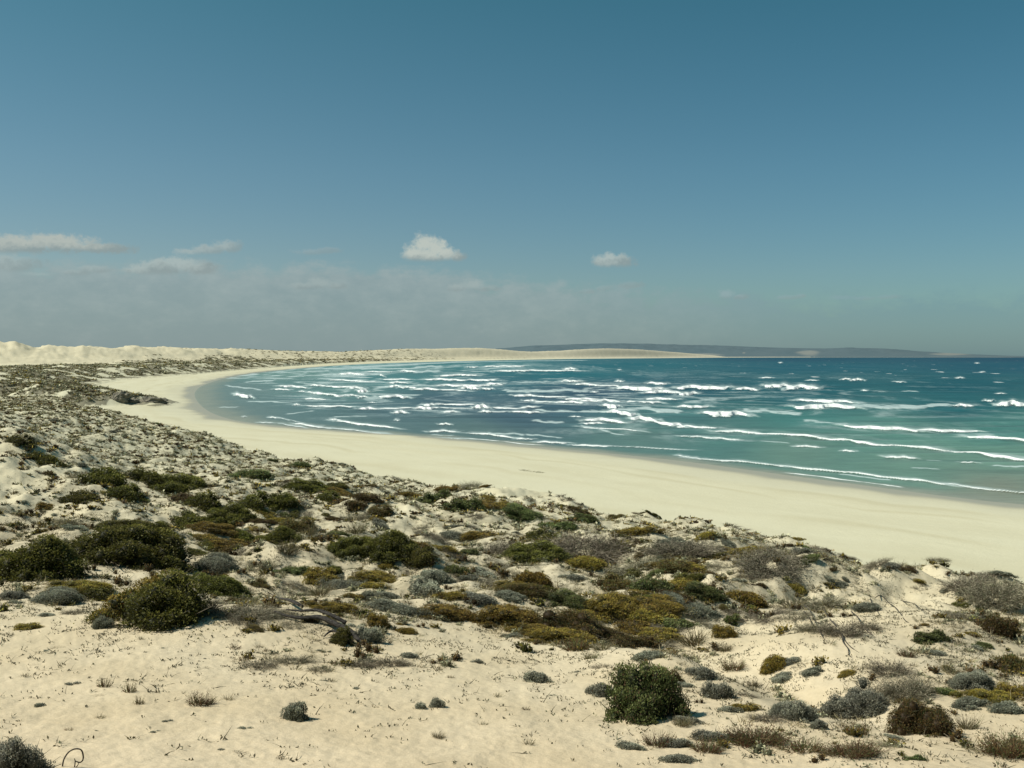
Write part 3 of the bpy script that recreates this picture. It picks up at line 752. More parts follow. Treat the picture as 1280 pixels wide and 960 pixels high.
LIB = {}
def lib(kind, lod, var):
    """shared mesh data of one plant"""
    key = (kind, lod, var)
    if key in LIB: return LIB[key]
    sd_ = abs(hash_s(kind)) % 1000 + var * 31 + {'big': 0, 'mid': 7, 'low': 13}[lod]
    nl, nf, L = {'big': (60, 26000, 0.024), 'mid': (26, 6500, 0.044), 'low': (12, 1000, 0.09)}[lod]
    if kind in ('green', 'bright', 'olive', 'rust', 'sage', 'slate'):
        w = {'green': 0.55, 'bright': 0.55, 'olive': 0.42, 'rust': 0.42, 'sage': 0.5, 'slate': 0.5}[kind]
        rl = {'big': (0.085, 0.15), 'mid': (0.11, 0.19), 'low': (0.15, 0.24)}[lod]
        d = mound(sd_, kind, nl, nf, L, L * w, rl=rl, spiky=0.5 if kind in ('olive', 'rust') else 0.0)
    elif kind == 'mixed':
        rl = {'big': (0.085, 0.15), 'mid': (0.11, 0.19), 'low': (0.15, 0.24)}[lod]
        d = mound(sd_, 'green', nl, nf, L, L * .5, rl=rl, spiky=0.3, pal2='olive')
    elif kind == 'twig':
        k = {'big': (700, 3), 'mid': (260, 3), 'low': (90, 2)}[lod]
        d = twiggy(sd_, 'twig', k[0], 0.52, {'big': 0.008, 'mid': 0.013, 'low': 0.024}[lod], 1.25, k[1], leaf={'big': 3000, 'mid': 900, 'low': 200}[lod], base=0.22)
    elif kind == 'red':
        k = {'big': (420, 1), 'mid': (170, 1), 'low': (60, 1)}[lod]
        d = twiggy(sd_, 'red', k[0], 0.48, {'big': 0.018, 'mid': 0.026, 'low': 0.045}[lod], 1.0, k[1], leaf={'big': 2200, 'mid': 700, 'low': 200}[lod], base=0.3)
    elif kind == 'straw':
        k = {'big': (420, 0), 'mid': (180, 0), 'low': (60, 0)}[lod]
        d = twiggy(sd_, 'straw', k[0], 0.60, {'big': 0.010, 'mid': 0.018, 'low': 0.03}[lod], 0.8, k[1], base=0.2)
    V, Q, C = d
    me = mesh_np(kind + '_' + ('foliage' if kind not in ('twig', 'straw') else 'stems'), V, Q, [M_TWIG if kind in ('twig', 'straw') else M_LEAF], {'Col': C})
    LIB[key] = me
    return me
def hash_s(s):
    h = 0
    for ch in s: h = (h * 131 + ord(ch)) % 1000003
    return h
STEMS = []
for k in range(3):
    V, Q, C = stems(300 + k); STEMS.append(mesh_np('stems', V, Q, [M_TWIG], {'Col': C}))

NAME = {'green': 'green_shrub', 'bright': 'green_shrub', 'olive': 'olive_shrub', 'rust': 'brown_shrub', 'sage': 'grey_shrub', 'slate': 'grey_shrub', 'mixed': 'mixed_shrub',
        'twig': 'dry_shrub', 'red': 'red_succulent', 'straw': 'grass_tussock'}
CAT = {'green': 'shrub', 'bright': 'shrub', 'olive': 'shrub', 'rust': 'shrub', 'sage': 'shrub', 'slate': 'shrub', 'mixed': 'shrub', 'twig': 'dry shrub', 'red': 'succulent', 'straw': 'grass tussock'}
NOMH = {'twig': 0.56, 'red': 0.42, 'straw': 0.55}
PLACED = []
def plant(kind, px, py, w, h, label, group=None, rot=None, aspect=0.8, lean=0.0):
    """a plant whose foot shows at photo pixel (px, py), w x h pixels large"""
    p = hit(px, py - 0.22 * h); Y = p[1]
    ww = w / F * Y * 1.12
    hh = max(h / F * Y * 0.70, 0.15 * ww)
    lod = 'big' if w > 60 else ('mid' if w > 22 else 'low')
    var = int(rng.integers(0, 3))
    me = lib(kind, lod, var)
    rz = rng.uniform(-0.5, 0.5) if rot is None else rot
    sc = (ww, ww * aspect, hh / NOMH.get(kind, 0.42))
    loc = (float(p[0]), float(p[1]), float(p[2]) - 0.02 - 0.06 * hh)
    # tilt with the slope
    e = max(0.5, 0.3 * ww)
    gx = float(zat(p[0] + e, Y) - zat(p[0] - e, Y)) / (2 * e); gy = float(zat(p[0], Y + e) - zat(p[0], Y - e)) / (2 * e)
    rx, ry = math.atan(gy), -math.atan(gx)
    if lod == 'big':
        root = bpy.data.objects.new(NAME[kind], None); COL.objects.link(root)
        root.empty_display_size = 0.2
        a = link('foliage' if kind not in ('twig', 'straw') else 'branch_mass', me, root)
        link('stem', STEMS[var], root)
    else:
        root = link(NAME[kind], me)
    root.location = loc; root.rotation_euler = (rx, ry, rz); root.scale = sc
    tag(root, label, CAT[kind], group)
    PLACED.append((px, py - h / 2, w, h, kind, label, float(p[0]), Y, ww))
    return root

HAND = [
 # kind, px, foot py, w, h, label, short
 ('green', 158, 718, 134, 66, 'widest smooth dark green dome shrub on the sand rise'),
 ('green', 42, 738, 122, 74, 'dark green dome shrub cut off by the left edge, beside the widest dome'),
 ('mixed', 190, 792, 150, 84, 'large ragged shrub, olive on one flank and dark green on the other'),
 ('green', 214, 718, 48, 24, 'small green cushion tucked against the foot of the widest dark dome'),
 ('green', 152, 668, 62, 20, 'low dark green shrub just behind the top of the widest dome'),
 ('green', 200, 672, 46, 20, 'flat brownish green shrub right behind the widest dome'),
 ('sage', 274, 722, 64, 30, 'smooth grey dome shrub behind the green mat near the log'),
 ('green', 270, 746, 90, 32, 'dark green mat shrub in front of the smooth grey dome'),
 ('twig', 250, 775, 60, 40, 'dead grey shrub leaning on the large ragged olive and green shrub'),
 ('sage', 75, 758, 70, 26, 'pale grey cushion shrub left of the large ragged shrub'),
 ('olive', 95, 742, 80, 22, 'thin olive mat between the two dark domes and the pale grey cushion'),
 ('slate', 18, 752, 34, 20, 'small slate grey bush at the left edge below the dark dome'),
 ('sage', 130, 790, 30, 26, 'grey green bush at the left foot of the large ragged shrub'),
 ('green', 100, 634, 52, 24, 'isolated small dark green cushion alone on the pale slope'),
 ('green', 52, 586, 58, 26, 'dark green shrub hanging on the steep bank at the left edge'),
 ('green', 25, 560, 40, 16, 'dark shrub highest on the steep left bank'),
 ('green', 128, 612, 56, 32, 'dark green shrub at the top of the diagonal strip'),
 ('green', 160, 630, 50, 22, 'dark green shrub at the lower end of the diagonal strip'),
 ('green', 182, 606, 56, 22, 'long dark shrub at the inland end of the hollow'),
 ('green', 218, 624, 72, 34, 'broad dark shrub in the middle of the green hollow'),
 ('green', 256, 642, 50, 26, 'dark green shrub between the two broad shrubs of the hollow'),
 ('green', 237, 664, 56, 28, 'rounded dark green shrub at the near lip of the hollow'),
 ('green', 285, 662, 66, 36, 'broad dark green shrub filling the low end of the hollow'),
 ('green', 322, 642, 50, 26, 'dark green shrub climbing the seaward side of the hollow'),
 ('bright', 310, 602, 58, 20, 'grey green shrub on the far brow above the hollow'),
 ('green', 346, 688, 62, 32, 'dark green shrub standing on bare sand in front of the hollow'),
 ('green', 300, 684, 34, 20, 'small dark green shrub touching the one on bare sand'),
 ('rust', 372, 668, 50, 22, 'brownish shrub behind the dark shrub on bare sand'),
 ('green', 386, 620, 66, 24, 'dark green shrub in the row below the beach brow'),
 ('green', 350, 636, 40, 22, 'dark green shrub next to the row below the beach brow'),
 ('green', 412, 630, 36, 16, 'small olive green shrub at the end of the row below the beach brow'),
 ('bright', 376, 587, 26, 12, 'small green bush breaking the skyline of the beach brow'),
 ('green', 440, 702, 62, 34, 'dark green shrub at the inland end of the central thicket'),
 ('green', 482, 704, 84, 44, 'tallest dark green shrub of the central thicket'),
 ('green', 524, 706, 48, 24, 'flat dark green shrub at the seaward end of the central thicket'),
 ('olive', 400, 730, 46, 22, 'olive tuft on bare sand below the central thicket'),
 ('green', 416, 722, 26, 14, 'small dark tuft beside the olive tuft on bare sand'),
 ('rust', 476, 648, 36, 18, 'rounded brown shrub alone on the speckled slope above the thicket'),
 ('rust', 445, 640, 34, 18, 'russet brown shrub among grey scrub near the beach brow'),
 ('bright', 543, 634, 40, 26, 'grey green bush inland of the bare blowout'),
 ('bright', 578, 644, 46, 26, 'rounded green bush at the edge of the bare blowout'),
 ('bright', 652, 650, 62, 18, 'flat green bush in front of the bare blowout'),
 ('twig', 588, 614, 32, 14, 'flat topped brown bush standing alone on the beach brow'),
 ('green', 668, 706, 84, 30, 'dark green shrub with a grey thicket behind it in mid slope'),
 ('twig', 730, 700, 100, 36, 'wide grey thicket of dead stems behind the mid slope green shrub'),
 ('twig', 620, 700, 70, 26, 'grey brown thicket inland of the mid slope green shrub'),
 ('olive', 662, 738, 50, 30, 'yellowish olive bush below the mid slope green shrub'),
 ('bright', 574, 722, 34, 20, 'small green bush amid grey scrub inland of the yellowish olive bush'),
 ('slate', 545, 728, 42, 24, 'dark grey bush beside bare sand in mid slope'),
 ('slate', 530, 752, 56, 30, 'purplish grey bush at the inland end of the olive mats'),
 ('olive', 556, 778, 96, 26, 'flat olive mat at the inland end of the long olive band'),
 ('olive', 632, 788, 110, 38, 'thickest olive brown mat of the long olive band'),
 ('rust', 702, 800, 96, 42, 'reddish olive mat drooping over the sand at the band centre'),
 ('bright', 712, 764, 62, 26, 'green patch on top of the reddish olive mat'),
 ('olive', 764, 772, 84, 36, 'olive brown mat at the seaward end of the long olive band'),
 ('bright', 815, 746, 54, 30, 'rounded green bush behind the seaward end of the olive band'),
 ('bright', 880, 754, 62, 26, 'green shrub with olive neighbour above the bare slope'),
 ('olive', 925, 760, 60, 28, 'olive shrub on the brow beside the green shrub above bare slope'),
 ('bright', 914, 782, 20, 18, 'small round green bush below the brow'),
 ('olive', 904, 802, 32, 22, 'straw olive tuft below the small round green bush'),
 ('olive', 964, 846, 44, 30, 'straw olive tuft in the sandy gully'),
 ('twig', 1030, 764, 50, 24, 'dark dry bush crowning the rooted sand bank'),
 ('twig', 1018, 796, 46, 30, 'brown root matted dry shrub hanging from the inland end of the rooted bank'),
 ('twig', 1052, 802, 52, 34, 'brown dry runners hanging down the middle of the rooted bank'),
 ('twig', 1086, 792, 30, 20, 'small dry tuft at the seaward end of the rooted bank'),
 ('green', 428, 814, 34, 30, 'compact green cushion at the end of the fallen log'),
 ('slate', 458, 810, 36, 30, 'grey bush just seaward of the fallen log'),
 ('slate', 510, 826, 28, 16, 'small grey bush on bare sand past the end of the log'),
 ('sage', 462, 756, 28, 20, 'pale grey round bush on bare sand above the log'),
 ('olive', 410, 766, 70, 20, 'brown green mat stretched behind the fallen log'),
 ('olive', 505, 796, 30, 16, 'small dark olive tuft on the sand below the long olive band'),
 ('olive', 470, 788, 30, 26, 'dark olive tuft hanging from the band behind the log'),
 ('twig', 325, 838, 46, 18, 'sparse dead brush at the inland end of the twig line below the log'),
 ('twig', 366, 832, 50, 18, 'brown dead brush in the middle of the twig line below the log'),
 ('twig', 400, 842, 34, 14, 'thin dead brush drooping from the middle of the twig line'),
 ('twig', 450, 838, 44, 20, 'grey dead brush just past the small cushion at the log end'),
 ('twig', 490, 836, 46, 18, 'grey dead brush at the seaward end of the twig line'),
 ('bright', 804, 918, 112, 98, 'big bright green bush growing alone on the front slope'),
 ('rust', 832, 862, 44, 36, 'russet shoulder shrub pressed against the big bright green bush'),
 ('slate', 748, 876, 40, 34, 'grey bush pressed to the inland side of the big bright green bush'),
 ('sage', 812, 826, 46, 16, 'grey green low bush behind the big bright green bush'),
 ('slate', 874, 852, 44, 28, 'slate grey bush seaward of the big bright green bush'),
 ('slate', 896, 880, 40, 30, 'slate grey bush leaning down the front gully'),
 ('slate', 672, 858, 36, 28, 'lone grey bush on open sand inland of the big bright green bush'),
 ('slate', 594, 830, 16, 8, 'tiny grey bush alone on the smooth sand'),
 ('slate', 546, 890, 24, 26, 'round dark grey bush with a smaller neighbour on smooth sand'),
 ('slate', 525, 890, 18, 12, 'smaller grey tuft of the pair on smooth sand'),
 ('sage', 368, 908, 38, 38, 'silvery bush with brown base on the front sand'),
 ('slate', 992, 910, 62, 52, 'dark slate bush drooping downslope beside the bigger blue grey bush'),
 ('slate', 1022, 916, 26, 24, 'little slate bush between the drooping and the bigger blue grey bush'),
 ('slate', 1066, 908, 84, 58, 'bigger blue grey bush on the front slope'),
 ('rust', 1155, 930, 84, 58, 'dark russet and green bush in front on the seaward side'),
 ('twig', 1130, 880, 66, 46, 'bare grey shrub streaming down behind the dark russet bush'),
 ('bright', 1162, 806, 46, 22, 'neat dark green bush alone on the white dune face'),
 ('rust', 1268, 850, 46, 42, 'dark brown shrub at the right edge under the seaward brow'),
 ('slate', 1216, 866, 62, 30, 'blue grey cushion under the dark brown shrub'),
 ('olive', 1225, 880, 84, 26, 'yellow olive mat between two blue grey cushions'),
 ('olive', 1268, 880, 50, 30, 'golden olive mat at the right edge'),
 ('sage', 1215, 886, 48, 18, 'low blue grey cushion on the lip above the white sand'),
 ('sage', 1258, 894, 56, 20, 'wide blue grey cushion at the right edge below the golden mat'),
 ('red', 1262, 956, 66, 46, 'reddish green succulent clump in the lower right corner'),
 ('red', 945, 938, 70, 34, 'red brown succulent clump at the inland end of the front row'),
 ('red', 1005, 944, 60, 24, 'red brown succulent clump in the middle of the front row'),
 ('red', 1066, 950, 70, 26, 'red brown succulent clump at the seaward end of the front row'),
 ('straw', 1210, 918, 36, 30, 'straw coloured tussock beside the dark russet bush'),
 ('red', 131, 864, 16, 20, 'first small red tuft on the smooth front sand'),
 ('red', 163, 870, 16, 20, 'second small red tuft, beside the lower small one'),
 ('red', 175, 886, 12, 18, 'lowest of the three little red tufts on the front sand'),
 ('red', 250, 886, 34, 24, 'spreading red tuft trailing a dry runner on the front sand'),
 ('slate', 8, 992, 104, 98, 'grey brown bush in the lower left corner'),
 ('straw', 1190, 846, 40, 20, 'straw tussock above the yellow olive mat'),
 ('twig', 1110, 848, 50, 30, 'sparse grey shrub below the rooted bank'),
 ('twig', 960, 715, 80, 24, 'grey thicket on the seaward brow beside the white scoop'),
 ('twig', 850, 700, 80, 30, 'pale grey thicket high on the seaward slope'),
 ('sage', 845, 690, 50, 22, 'silver grey bush inside the pale thicket'),
 ('twig', 1245, 760, 70, 40, 'dense grey scrub bush on the seaward brow at the right edge'),
 ('twig', 1210, 740, 60, 28, 'dense grey scrub bush beside the bare white dune top'),
 ('rust', 1250, 800, 50, 34, 'brown scrub bush below the dense grey scrub at the right edge'),
 ('twig', 440, 655, 50, 18, 'grey dry shrub on the speckled slope by the russet bush'),
 ('rust', 770, 742, 50, 26, 'brownish bush inland of the rounded green bush'),
 ('twig', 790, 720, 70, 24, 'dry grey shrub above the rounded green bush'),
 ('olive', 775, 690, 30, 14, 'olive brown bush high on the slope near the beach brow'),
 ('bright', 730, 655, 44, 16, 'green bush just below the beach brow on the seaward side'),
 ('bright', 690, 664, 50, 14, 'flat green bush below the beach brow'),
]
for kind, px, py, w, h, lb in HAND:
    plant(kind, px, py, w, h, lb, rot=None)

# --- the many small plants one could still count: each an object of its own
def place_word(px, py, me_kind):
    """a phrase that ties a small plant to the closest larger one"""
    best = None
    for (qx, qy, qw, qh, k, lb, X, Y, ww) in PLACED[:len(HAND)]:
        d = math.hypot((px - qx) / 1.0, (py - qy) * 1.6)
        if d < 8: d = 8
        if best is None or d < best[0]: best = (d, qx, qy, qw, lb)
    d, qx, qy, qw, lb = best
    dx, dy = px - qx, (py - qy) * 1.6
    if abs(dx) > abs(dy): rel = 'seaward of' if dx > 0 else 'inland of'
    else: rel = 'in front of' if dy > 0 else 'behind'
    return rel, lb, d
FILL = {}
SMALLNAME = {'twig': 'dry grey twiggy bush', 'slate': 'dark grey bush', 'sage': 'pale grey bush', 'red': 'reddish tuft', 'straw': 'straw grass tuft', 'olive': 'olive bush', 'green': 'dark green bush', 'rust': 'brown bush', 'bright': 'green bush'}
GROUPS = {'twig': 'small dry grey bushes scattered over the dune', 'slate': 'small dark grey bushes scattered over the dune', 'sage': 'small pale grey bushes scattered over the dune', 'red': 'small reddish tufts on the front sand',
          'straw': 'straw grass tufts on the dune', 'olive': 'small olive bushes scattered over the dune', 'green': 'small dark green bushes scattered over the dune', 'rust': 'small brown bushes scattered over the dune', 'bright': 'small green bushes scattered over the dune'}
MATGROUP = {'twig': 'low dry brush mats on the middle slope', 'slate': 'low grey mats on the middle slope', 'sage': 'low grey mats on the middle slope', 'olive': 'low olive mats on the middle slope', 'rust': 'low brown mats on the middle slope', 'green': 'low green mats on the middle slope'}
tries = 0; nfill = 0
fr = np.random.default_rng(21)
while nfill < 330 and tries < 6000:
    tries += 1
    px = fr.uniform(5, 1275); py = fr.uniform(505, 955)
    p = hit(px, py)
    if p[1] > 300 or not bool(sample(zn_on, p[0], p[1])): continue
    d = float(sample(dn, p[0], p[1]))
    front = py > 800
    if fr.random() > (0.15 + 0.85 * d): continue
    if any(abs(px - q[0]) < q[2] * 0.42 and abs(py - 4 - q[1]) < q[3] * 0.5 for q in PLACED): continue
    kinds = ['twig', 'slate', 'sage', 'straw', 'olive', 'rust', 'bright', 'green', 'red']
    pw = np.array([0.36, 0.09, 0.09, 0.10, 0.12, 0.09, 0.08, 0.07, 0.0]) if not front else np.array([0.18, 0.24, 0.06, 0.22, 0.06, 0.0, 0.02, 0.0, 0.22])
    kind = kinds[int(fr.choice(9, p=pw / pw.sum()))]
    wm = fr.uniform(0.35, 0.7) if p[1] < 30 else fr.uniform(0.4, 1.35)
    if front and px < 720: wm = fr.uniform(0.12, 0.3)
    w = wm * F / p[1]
    if w < 7: w = 7
    h = w * (0.36 if kind not in ('straw', 'red') else 0.7)
    rel, lb, dd = place_word(px, py, kind)
    short = ' '.join(lb.split()[:9])
    size = 'small' if w > 18 else 'tiny'
    FILL.setdefault(kind, []).append((px, py, w, h, size, rel, lb))
    o = plant(kind, px, py, w, h, 'x', GROUPS[kind])
    o['_fill'] = len(PLACED) - 1
    nfill += 1

# --- low spreading mats of brush that knit the middle slope together
tries = 0; nmat = 0
while nmat < 140 and tries < 5000:
    tries += 1
    px = fr.uniform(230, 1275); py = fr.uniform(600, 815)
    if (320 < px < 490 and 740 < py) or (px > 980 and py > 740): continue
    p = hit(px, py)
    if p[1] > 120 or not bool(sample(zn_on, p[0], p[1])) or p[2] < 4: continue
    if float(sample(dn, p[0], p[1])) < 0.6 or float(fbm(p[0] / 9, p[1] / 12, 88, 3)) < -0.12: continue
    if any(abs(px - q[0]) < q[2] * 0.40 and abs(py - 4 - q[1]) < q[3] * 0.5 for q in PLACED): continue
    hx = float(fbm(p[0] / 6, p[1] / 8, 89, 2))
    kind = fr.choice(['twig', 'twig', 'twig', 'sage'] if hx < -0.12 else (['olive', 'rust', 'olive', 'green'] if hx > 0.2 else ['twig', 'rust', 'twig', 'olive']))
    kind = str(kind)
    w = max((fr.uniform(0.8, 1.5) if kind == 'twig' else fr.uniform(1.0, 2.3)) * F / p[1], 12); h = w * 0.27
    o = plant(kind, px, py, w, h, 'x', MATGROUP[kind])
    o['_fill'] = len(PLACED) - 1
    nmat += 1

# ------------------------------------------------------------------ countless low scrub, twigs and litter (stuff)
def tuft_protos(lo=False):
    out = []
    for k in range(10):
        r = np.random.default_rng(900 + k)
        pal = ['twig', 'twig', 'slate', 'twig', 'sage', 'straw', 'twig', 'olive', 'rust', 'green'][k]
        if pal in ('twig', 'straw'):
            V, Q, C = twiggy(910 + k, pal, 7 if lo else 16, 0.5, 0.09 if lo else 0.045, 1.2, 0 if lo else 1, leaf=12 if lo else 26, base=0.3)
        else:
            V, Q, C = mound(920 + k, pal, 2 if lo else 4, 16 if lo else 60, 0.34 if lo else 0.17, 0.2 if lo else 0.10, rl=(0.2, 0.32))
        if pal in ('olive', 'rust', 'green'): C = C * np.array([0.62, 0.62, 0.75])
        out.append((V, Q, C))
    return out
PROTO = tuft_protos() + tuft_protos(True)
def scatter(name, xy, size, kinds, bright=1.35, squash=1.0):
    parts = []; off = 0
    Vs, Qs, Cs = [], [], []
    x, y = xy
    z = zat(x, y)
    ang = rng.uniform(0, 2 * np.pi, len(x))
    for k in np.unique(kinds):
        V0, Q0, C0 = PROTO[int(k)]
        i = np.where(kinds == k)[0]
        c, s = np.cos(ang[i])[:, None], np.sin(ang[i])[:, None]
        sz = size[i][:, None]; sq = (squash * rng.uniform(0.6, 1.2, len(i)))[:, None]
        X = x[i][:, None] + (V0[None, :, 0] * c - V0[None, :, 1] * s) * sz
        Yv = y[i][:, None] + (V0[None, :, 0] * s + V0[None, :, 1] * c) * sz
        Zv = z[i][:, None] + V0[None, :, 2] * sz * sq - 0.01 * sz
        V = np.stack([X, Yv, Zv], -1).reshape(-1, 3)
        Q = (Q0[None] + (np.arange(len(i)) * len(V0))[:, None, None]).reshape(-1, 4) + off
        C = (C0[None] * bright * rng.uniform(0.65, 1.3, (len(i), 1, 1)) * np.array([1.05, 1.0, 0.88])).reshape(-1, 3)
        Vs.append(V); Qs.append(Q); Cs.append(C); off += len(V)
    me = mesh_np(name, np.vstack(Vs), np.vstack(Qs), [M_TWIG], {'Col': np.vstack(Cs)})
    o = link(name, me); o['kind'] = 'stuff'
    return o

# near dune: uniform over the ground, kept where the cover says so
def near_points(nw, ymin, ymax, umax=0.60):
    y = np.sqrt(rng.uniform(ymin ** 2, ymax ** 2, nw)); u = rng.uniform(-umax, umax, nw)
    return u * y, y
x, y = near_points(330000, 14, 345)
d = sample(dn, x, y); c1 = fbm(x / 7, y / 9, 60, 4); c2 = fbm(x / 2.2, y / 2.6, 61, 3)
cover = sstep(0.22, 0.0, c1 * 1.0 + c2 * 0.5 - (d - 0.5) * 0.6 + 0.05 * sstep(90, 160, y)) * d
ok = sample(zn_on, x, y) & (rng.random(len(x)) < cover * np.interp(y, [15, 60, 110, 200], [1.0, 1.0, 0.72, 0.40])) & (zat(x, y) > 3.0)
x, y, d = x[ok], y[ok], d[ok]
sz = rng.uniform(0.25, 0.85, len(x)) ** 1.2 * np.interp(y, [15, 40, 120, 250], [0.5, 0.75, 1.1, 1.7])
hue = fbm(x / 5, y / 7, 77, 3) + rng.normal(0, 0.12, len(x))
ka = rng.choice(10, len(x), p=[0.2, 0.2, 0.06, 0.15, 0.0, 0.12, 0.07, 0.1, 0.07, 0.03])
kb = rng.choice(10, len(x), p=[0.12, 0.1, 0.3, 0.12, 0.18, 0.03, 0.1, 0.03, 0.02, 0.0])
kc = rng.choice(10, len(x), p=[0.12, 0.08, 0.06, 0.1, 0.04, 0.03, 0.07, 0.22, 0.16, 0.12])
kd = np.where(hue < -0.12, kb, np.where(hue > 0.2, kc, ka))
kd = np.where((y > 85) & ((kd == 7) | (kd == 5)) & (rng.random(len(x)) < 0.75), 3, kd) + 10 * (y > 62)
o = scatter('dune_scrub', (x, y), sz, kd)
print('scrub', len(x))
# promontory and far dunes
yy = np.exp(rng.uniform(math.log(340), math.log(5200), 150000)); uu = rng.uniform(-0.62, 0.0, 150000)
xx = uu * yy
vv = np.maximum(sample(vmid, xx, yy), sample(vprom, xx, yy))
ok = (rng.random(len(xx)) < vv ** 1.1 * 0.9) & (~sample(zn_on, xx, yy) | (yy > 343)) & (zat(xx, yy) > 3.2)
xx, yy = xx[ok], yy[ok]
sz = rng.uniform(0.7, 1.7, len(xx)) * np.interp(yy, [340, 1000, 4000], [1.8, 3.2, 8.0])
a_ = rng.uniform(-300, -140, 9000); b_ = rng.uniform(350, 475, 9000)
ok = (rng.random(9000) < sample(vprom, a_, b_) * 0.8) & (zat(a_, b_) > 2.6)
xx = np.concatenate([xx, a_[ok]]); yy = np.concatenate([yy, b_[ok]]); sz = np.concatenate([sz, rng.uniform(0.9, 2.4, int(ok.sum()))])
kd = rng.choice(10, len(xx), p=[0.2, 0.2, 0.2, 0.12, 0.08, 0.0, 0.12, 0.04, 0.02, 0.02]) + 10
scatter('distant_scrub', (xx, yy), sz, kd, squash=0.75)
print('distant', len(xx))
# twig litter and seedlings on the sand
x, y = near_points(150000, 11, 62)
px_, py_ = proj(x, y, zat(x, y))
d = sample(dn, x, y); c2 = fbm(x / 1.3, y / 1.6, 66, 3)
ok = sample(zn_on, x, y) & (rng.random(len(x)) < (0.05 + 0.75 * sstep(-0.15, 0.35, c2)) * (0.10 + 0.6 * d + 0.35 * sstep(17, 24, y) + 0.3 * sstep(2, 9, x)))
x, y = x[ok], y[ok]; n_ = len(x)
P = np.stack([x, y, zat(x, y) - 0.005], 1)
a = rng.uniform(0, 2 * np.pi, n_)
D = unit(np.stack([np.cos(a), np.sin(a), rng.uniform(0.05, 1.2, n_) ** 1.5], 1))
V1, Q1, m1 = ribbons(rng, P, D, rng.uniform(0.05, 0.26, n_), rng.uniform(0.008, 0.022, n_), 0.35, 2)
C1 = np.repeat(tint(rng, 'twig', n_, rng.uniform(0.0, 0.6, n_)), m1, 0)
C1 *= 0.8
P2 = np.repeat(P, 3, 0) + rng.normal(0, 0.05, (n_ * 3, 3)) * np.array([1, 1, 0]); P2[:, 2] = zat(P2[:, 0], P2[:, 1]) + 0.0
V2, Q2 = leaf_quads(rng, P2, np.tile([0, 0, 1.0], (len(P2), 1)), 0.06, 0.03, 0.7)
C2 = np.repeat(tint(rng, 'twig', len(P2), rng.uniform(0, 0.8, len(P2))), 4, 0)
V, Q, C = join([(V1, Q1, C1), (V2, Q2, C2)])
o = link('twig_litter', mesh_np('twig_litter', V, Q, [M_TWIG], {'Col': C})); o['kind'] = 'stuff'
print('litter', n_)

# ------------------------------------------------------------------ tubes: log, stick, roots
def tube(pts, rad, seg=8, wob=0.0, seed=0, sub=6):
    pts = np.array(pts, float); rad = np.array(rad, float)
    k = len(pts)
    tt = np.linspace(0, k - 1, (k - 1) * sub + 1)
    def cat(A):
        A = A if A.ndim == 2 else A[:, None]
        out = []
        for t in tt:
            i = min(int(t), k - 2); f = t - i
            p0, p1, p2, p3 = A[max(i - 1, 0)], A[i], A[i + 1], A[min(i + 2, k - 1)]
            out.append(0.5 * (2 * p1 + (p2 - p0) * f + (2 * p0 - 5 * p1 + 4 * p2 - p3) * f * f + (3 * p1 - p0 - 3 * p2 + p3) * f ** 3))
        return np.array(out)
    C = cat(pts); R = np.maximum(cat(rad)[:, 0], 0.001)
    Tn = unit(np.gradient(C, axis=0))
    r = np.random.default_rng(seed)
    V = []
    a0 = unit(np.cross(Tn[0], [0.3, 0.2, 0.9]))
    for i in range(len(C)):
        a0 = unit(a0 - Tn[i] * np.dot(a0, Tn[i])); b0 = np.cross(Tn[i], a0)
        for s in range(seg):
            an = 2 * math.pi * s / seg
            rr = R[i] * (1 + wob * math.sin(3 * an + i * 0.4) + wob * r.normal())
            V.append(C[i] + (a0 * math.cos(an) + b0 * math.sin(an)) * rr)
    V = np.array(V); Q = []
    for i in range(len(C) - 1):
        for s in range(seg):
            Q.append((i * seg + s, i * seg + (s + 1) % seg, (i + 1) * seg + (s + 1) % seg, (i + 1) * seg + s))
    n0 = len(V); V = np.vstack([V, C[0], C[-1]])
    for s in range(seg):
        Q.append((n0, (s + 1) % seg, s, s)); L_ = (len(C) - 1) * seg
        Q.append((n0 + 1, L_ + s, L_ + (s + 1) % seg, L_ + (s + 1) % seg))
    return V, np.array(Q)

def tube_on(pix, lift, rad, **kw):
    pts = []
    for (px, py), l in zip(pix, lift):
        p = hit(px, py); p[2] += l; pts.append(p)
    return tube(pts, rad, **kw)

def base_empty(name, p):
    e = bpy.data.objects.new(name, None); COL.objects.link(e); e.location = tuple(float(q) for q in p); e.empty_display_size = 0.2
    bpy.context.view_layer.update(); return e
def part(name, VQ, mat, root):
    V, Q = VQ
    V = V - np.array(root.location)
    return link(name, mesh_np(name, V, Q, [mat], smooth=True), root)

p = hit(400, 782); log = base_empty('fallen_log', p)
part('trunk', tube_on([(343, 771), (358, 776), (378, 780), (400, 783), (420, 791), (440, 799), (452, 806)], [0.14, 0.10, 0.12, 0.18, 0.2, 0.14, 0.02], [0.02, 0.035, 0.05, 0.065, 0.075, 0.075, 0.05], wob=0.10, seed=1), M_WOOD, log)
part('branch', tube_on([(358, 768), (376, 772), (396, 776), (415, 783), (432, 790)], [0.12, 0.18, 0.26, 0.28, 0.22], [0.015, 0.03, 0.04, 0.05, 0.055], wob=0.10, seed=2), M_WOOD, log)
part('branch', tube_on([(405, 798), (414, 795), (424, 799), (434, 806)], [0.05, 0.12, 0.14, 0.05], [0.015, 0.03, 0.035, 0.03], wob=0.08, seed=3), M_WOOD, log)
part('branch', tube_on([(335, 742), (348, 752), (362, 757), (378, 765)], [0.02, 0.1, 0.16, 0.12], [0.02, 0.035, 0.04, 0.05], wob=0.08, seed=4), M_WOOD, log)
tag(log, 'weathered grey fallen log lying on the sand with split limbs', 'log')

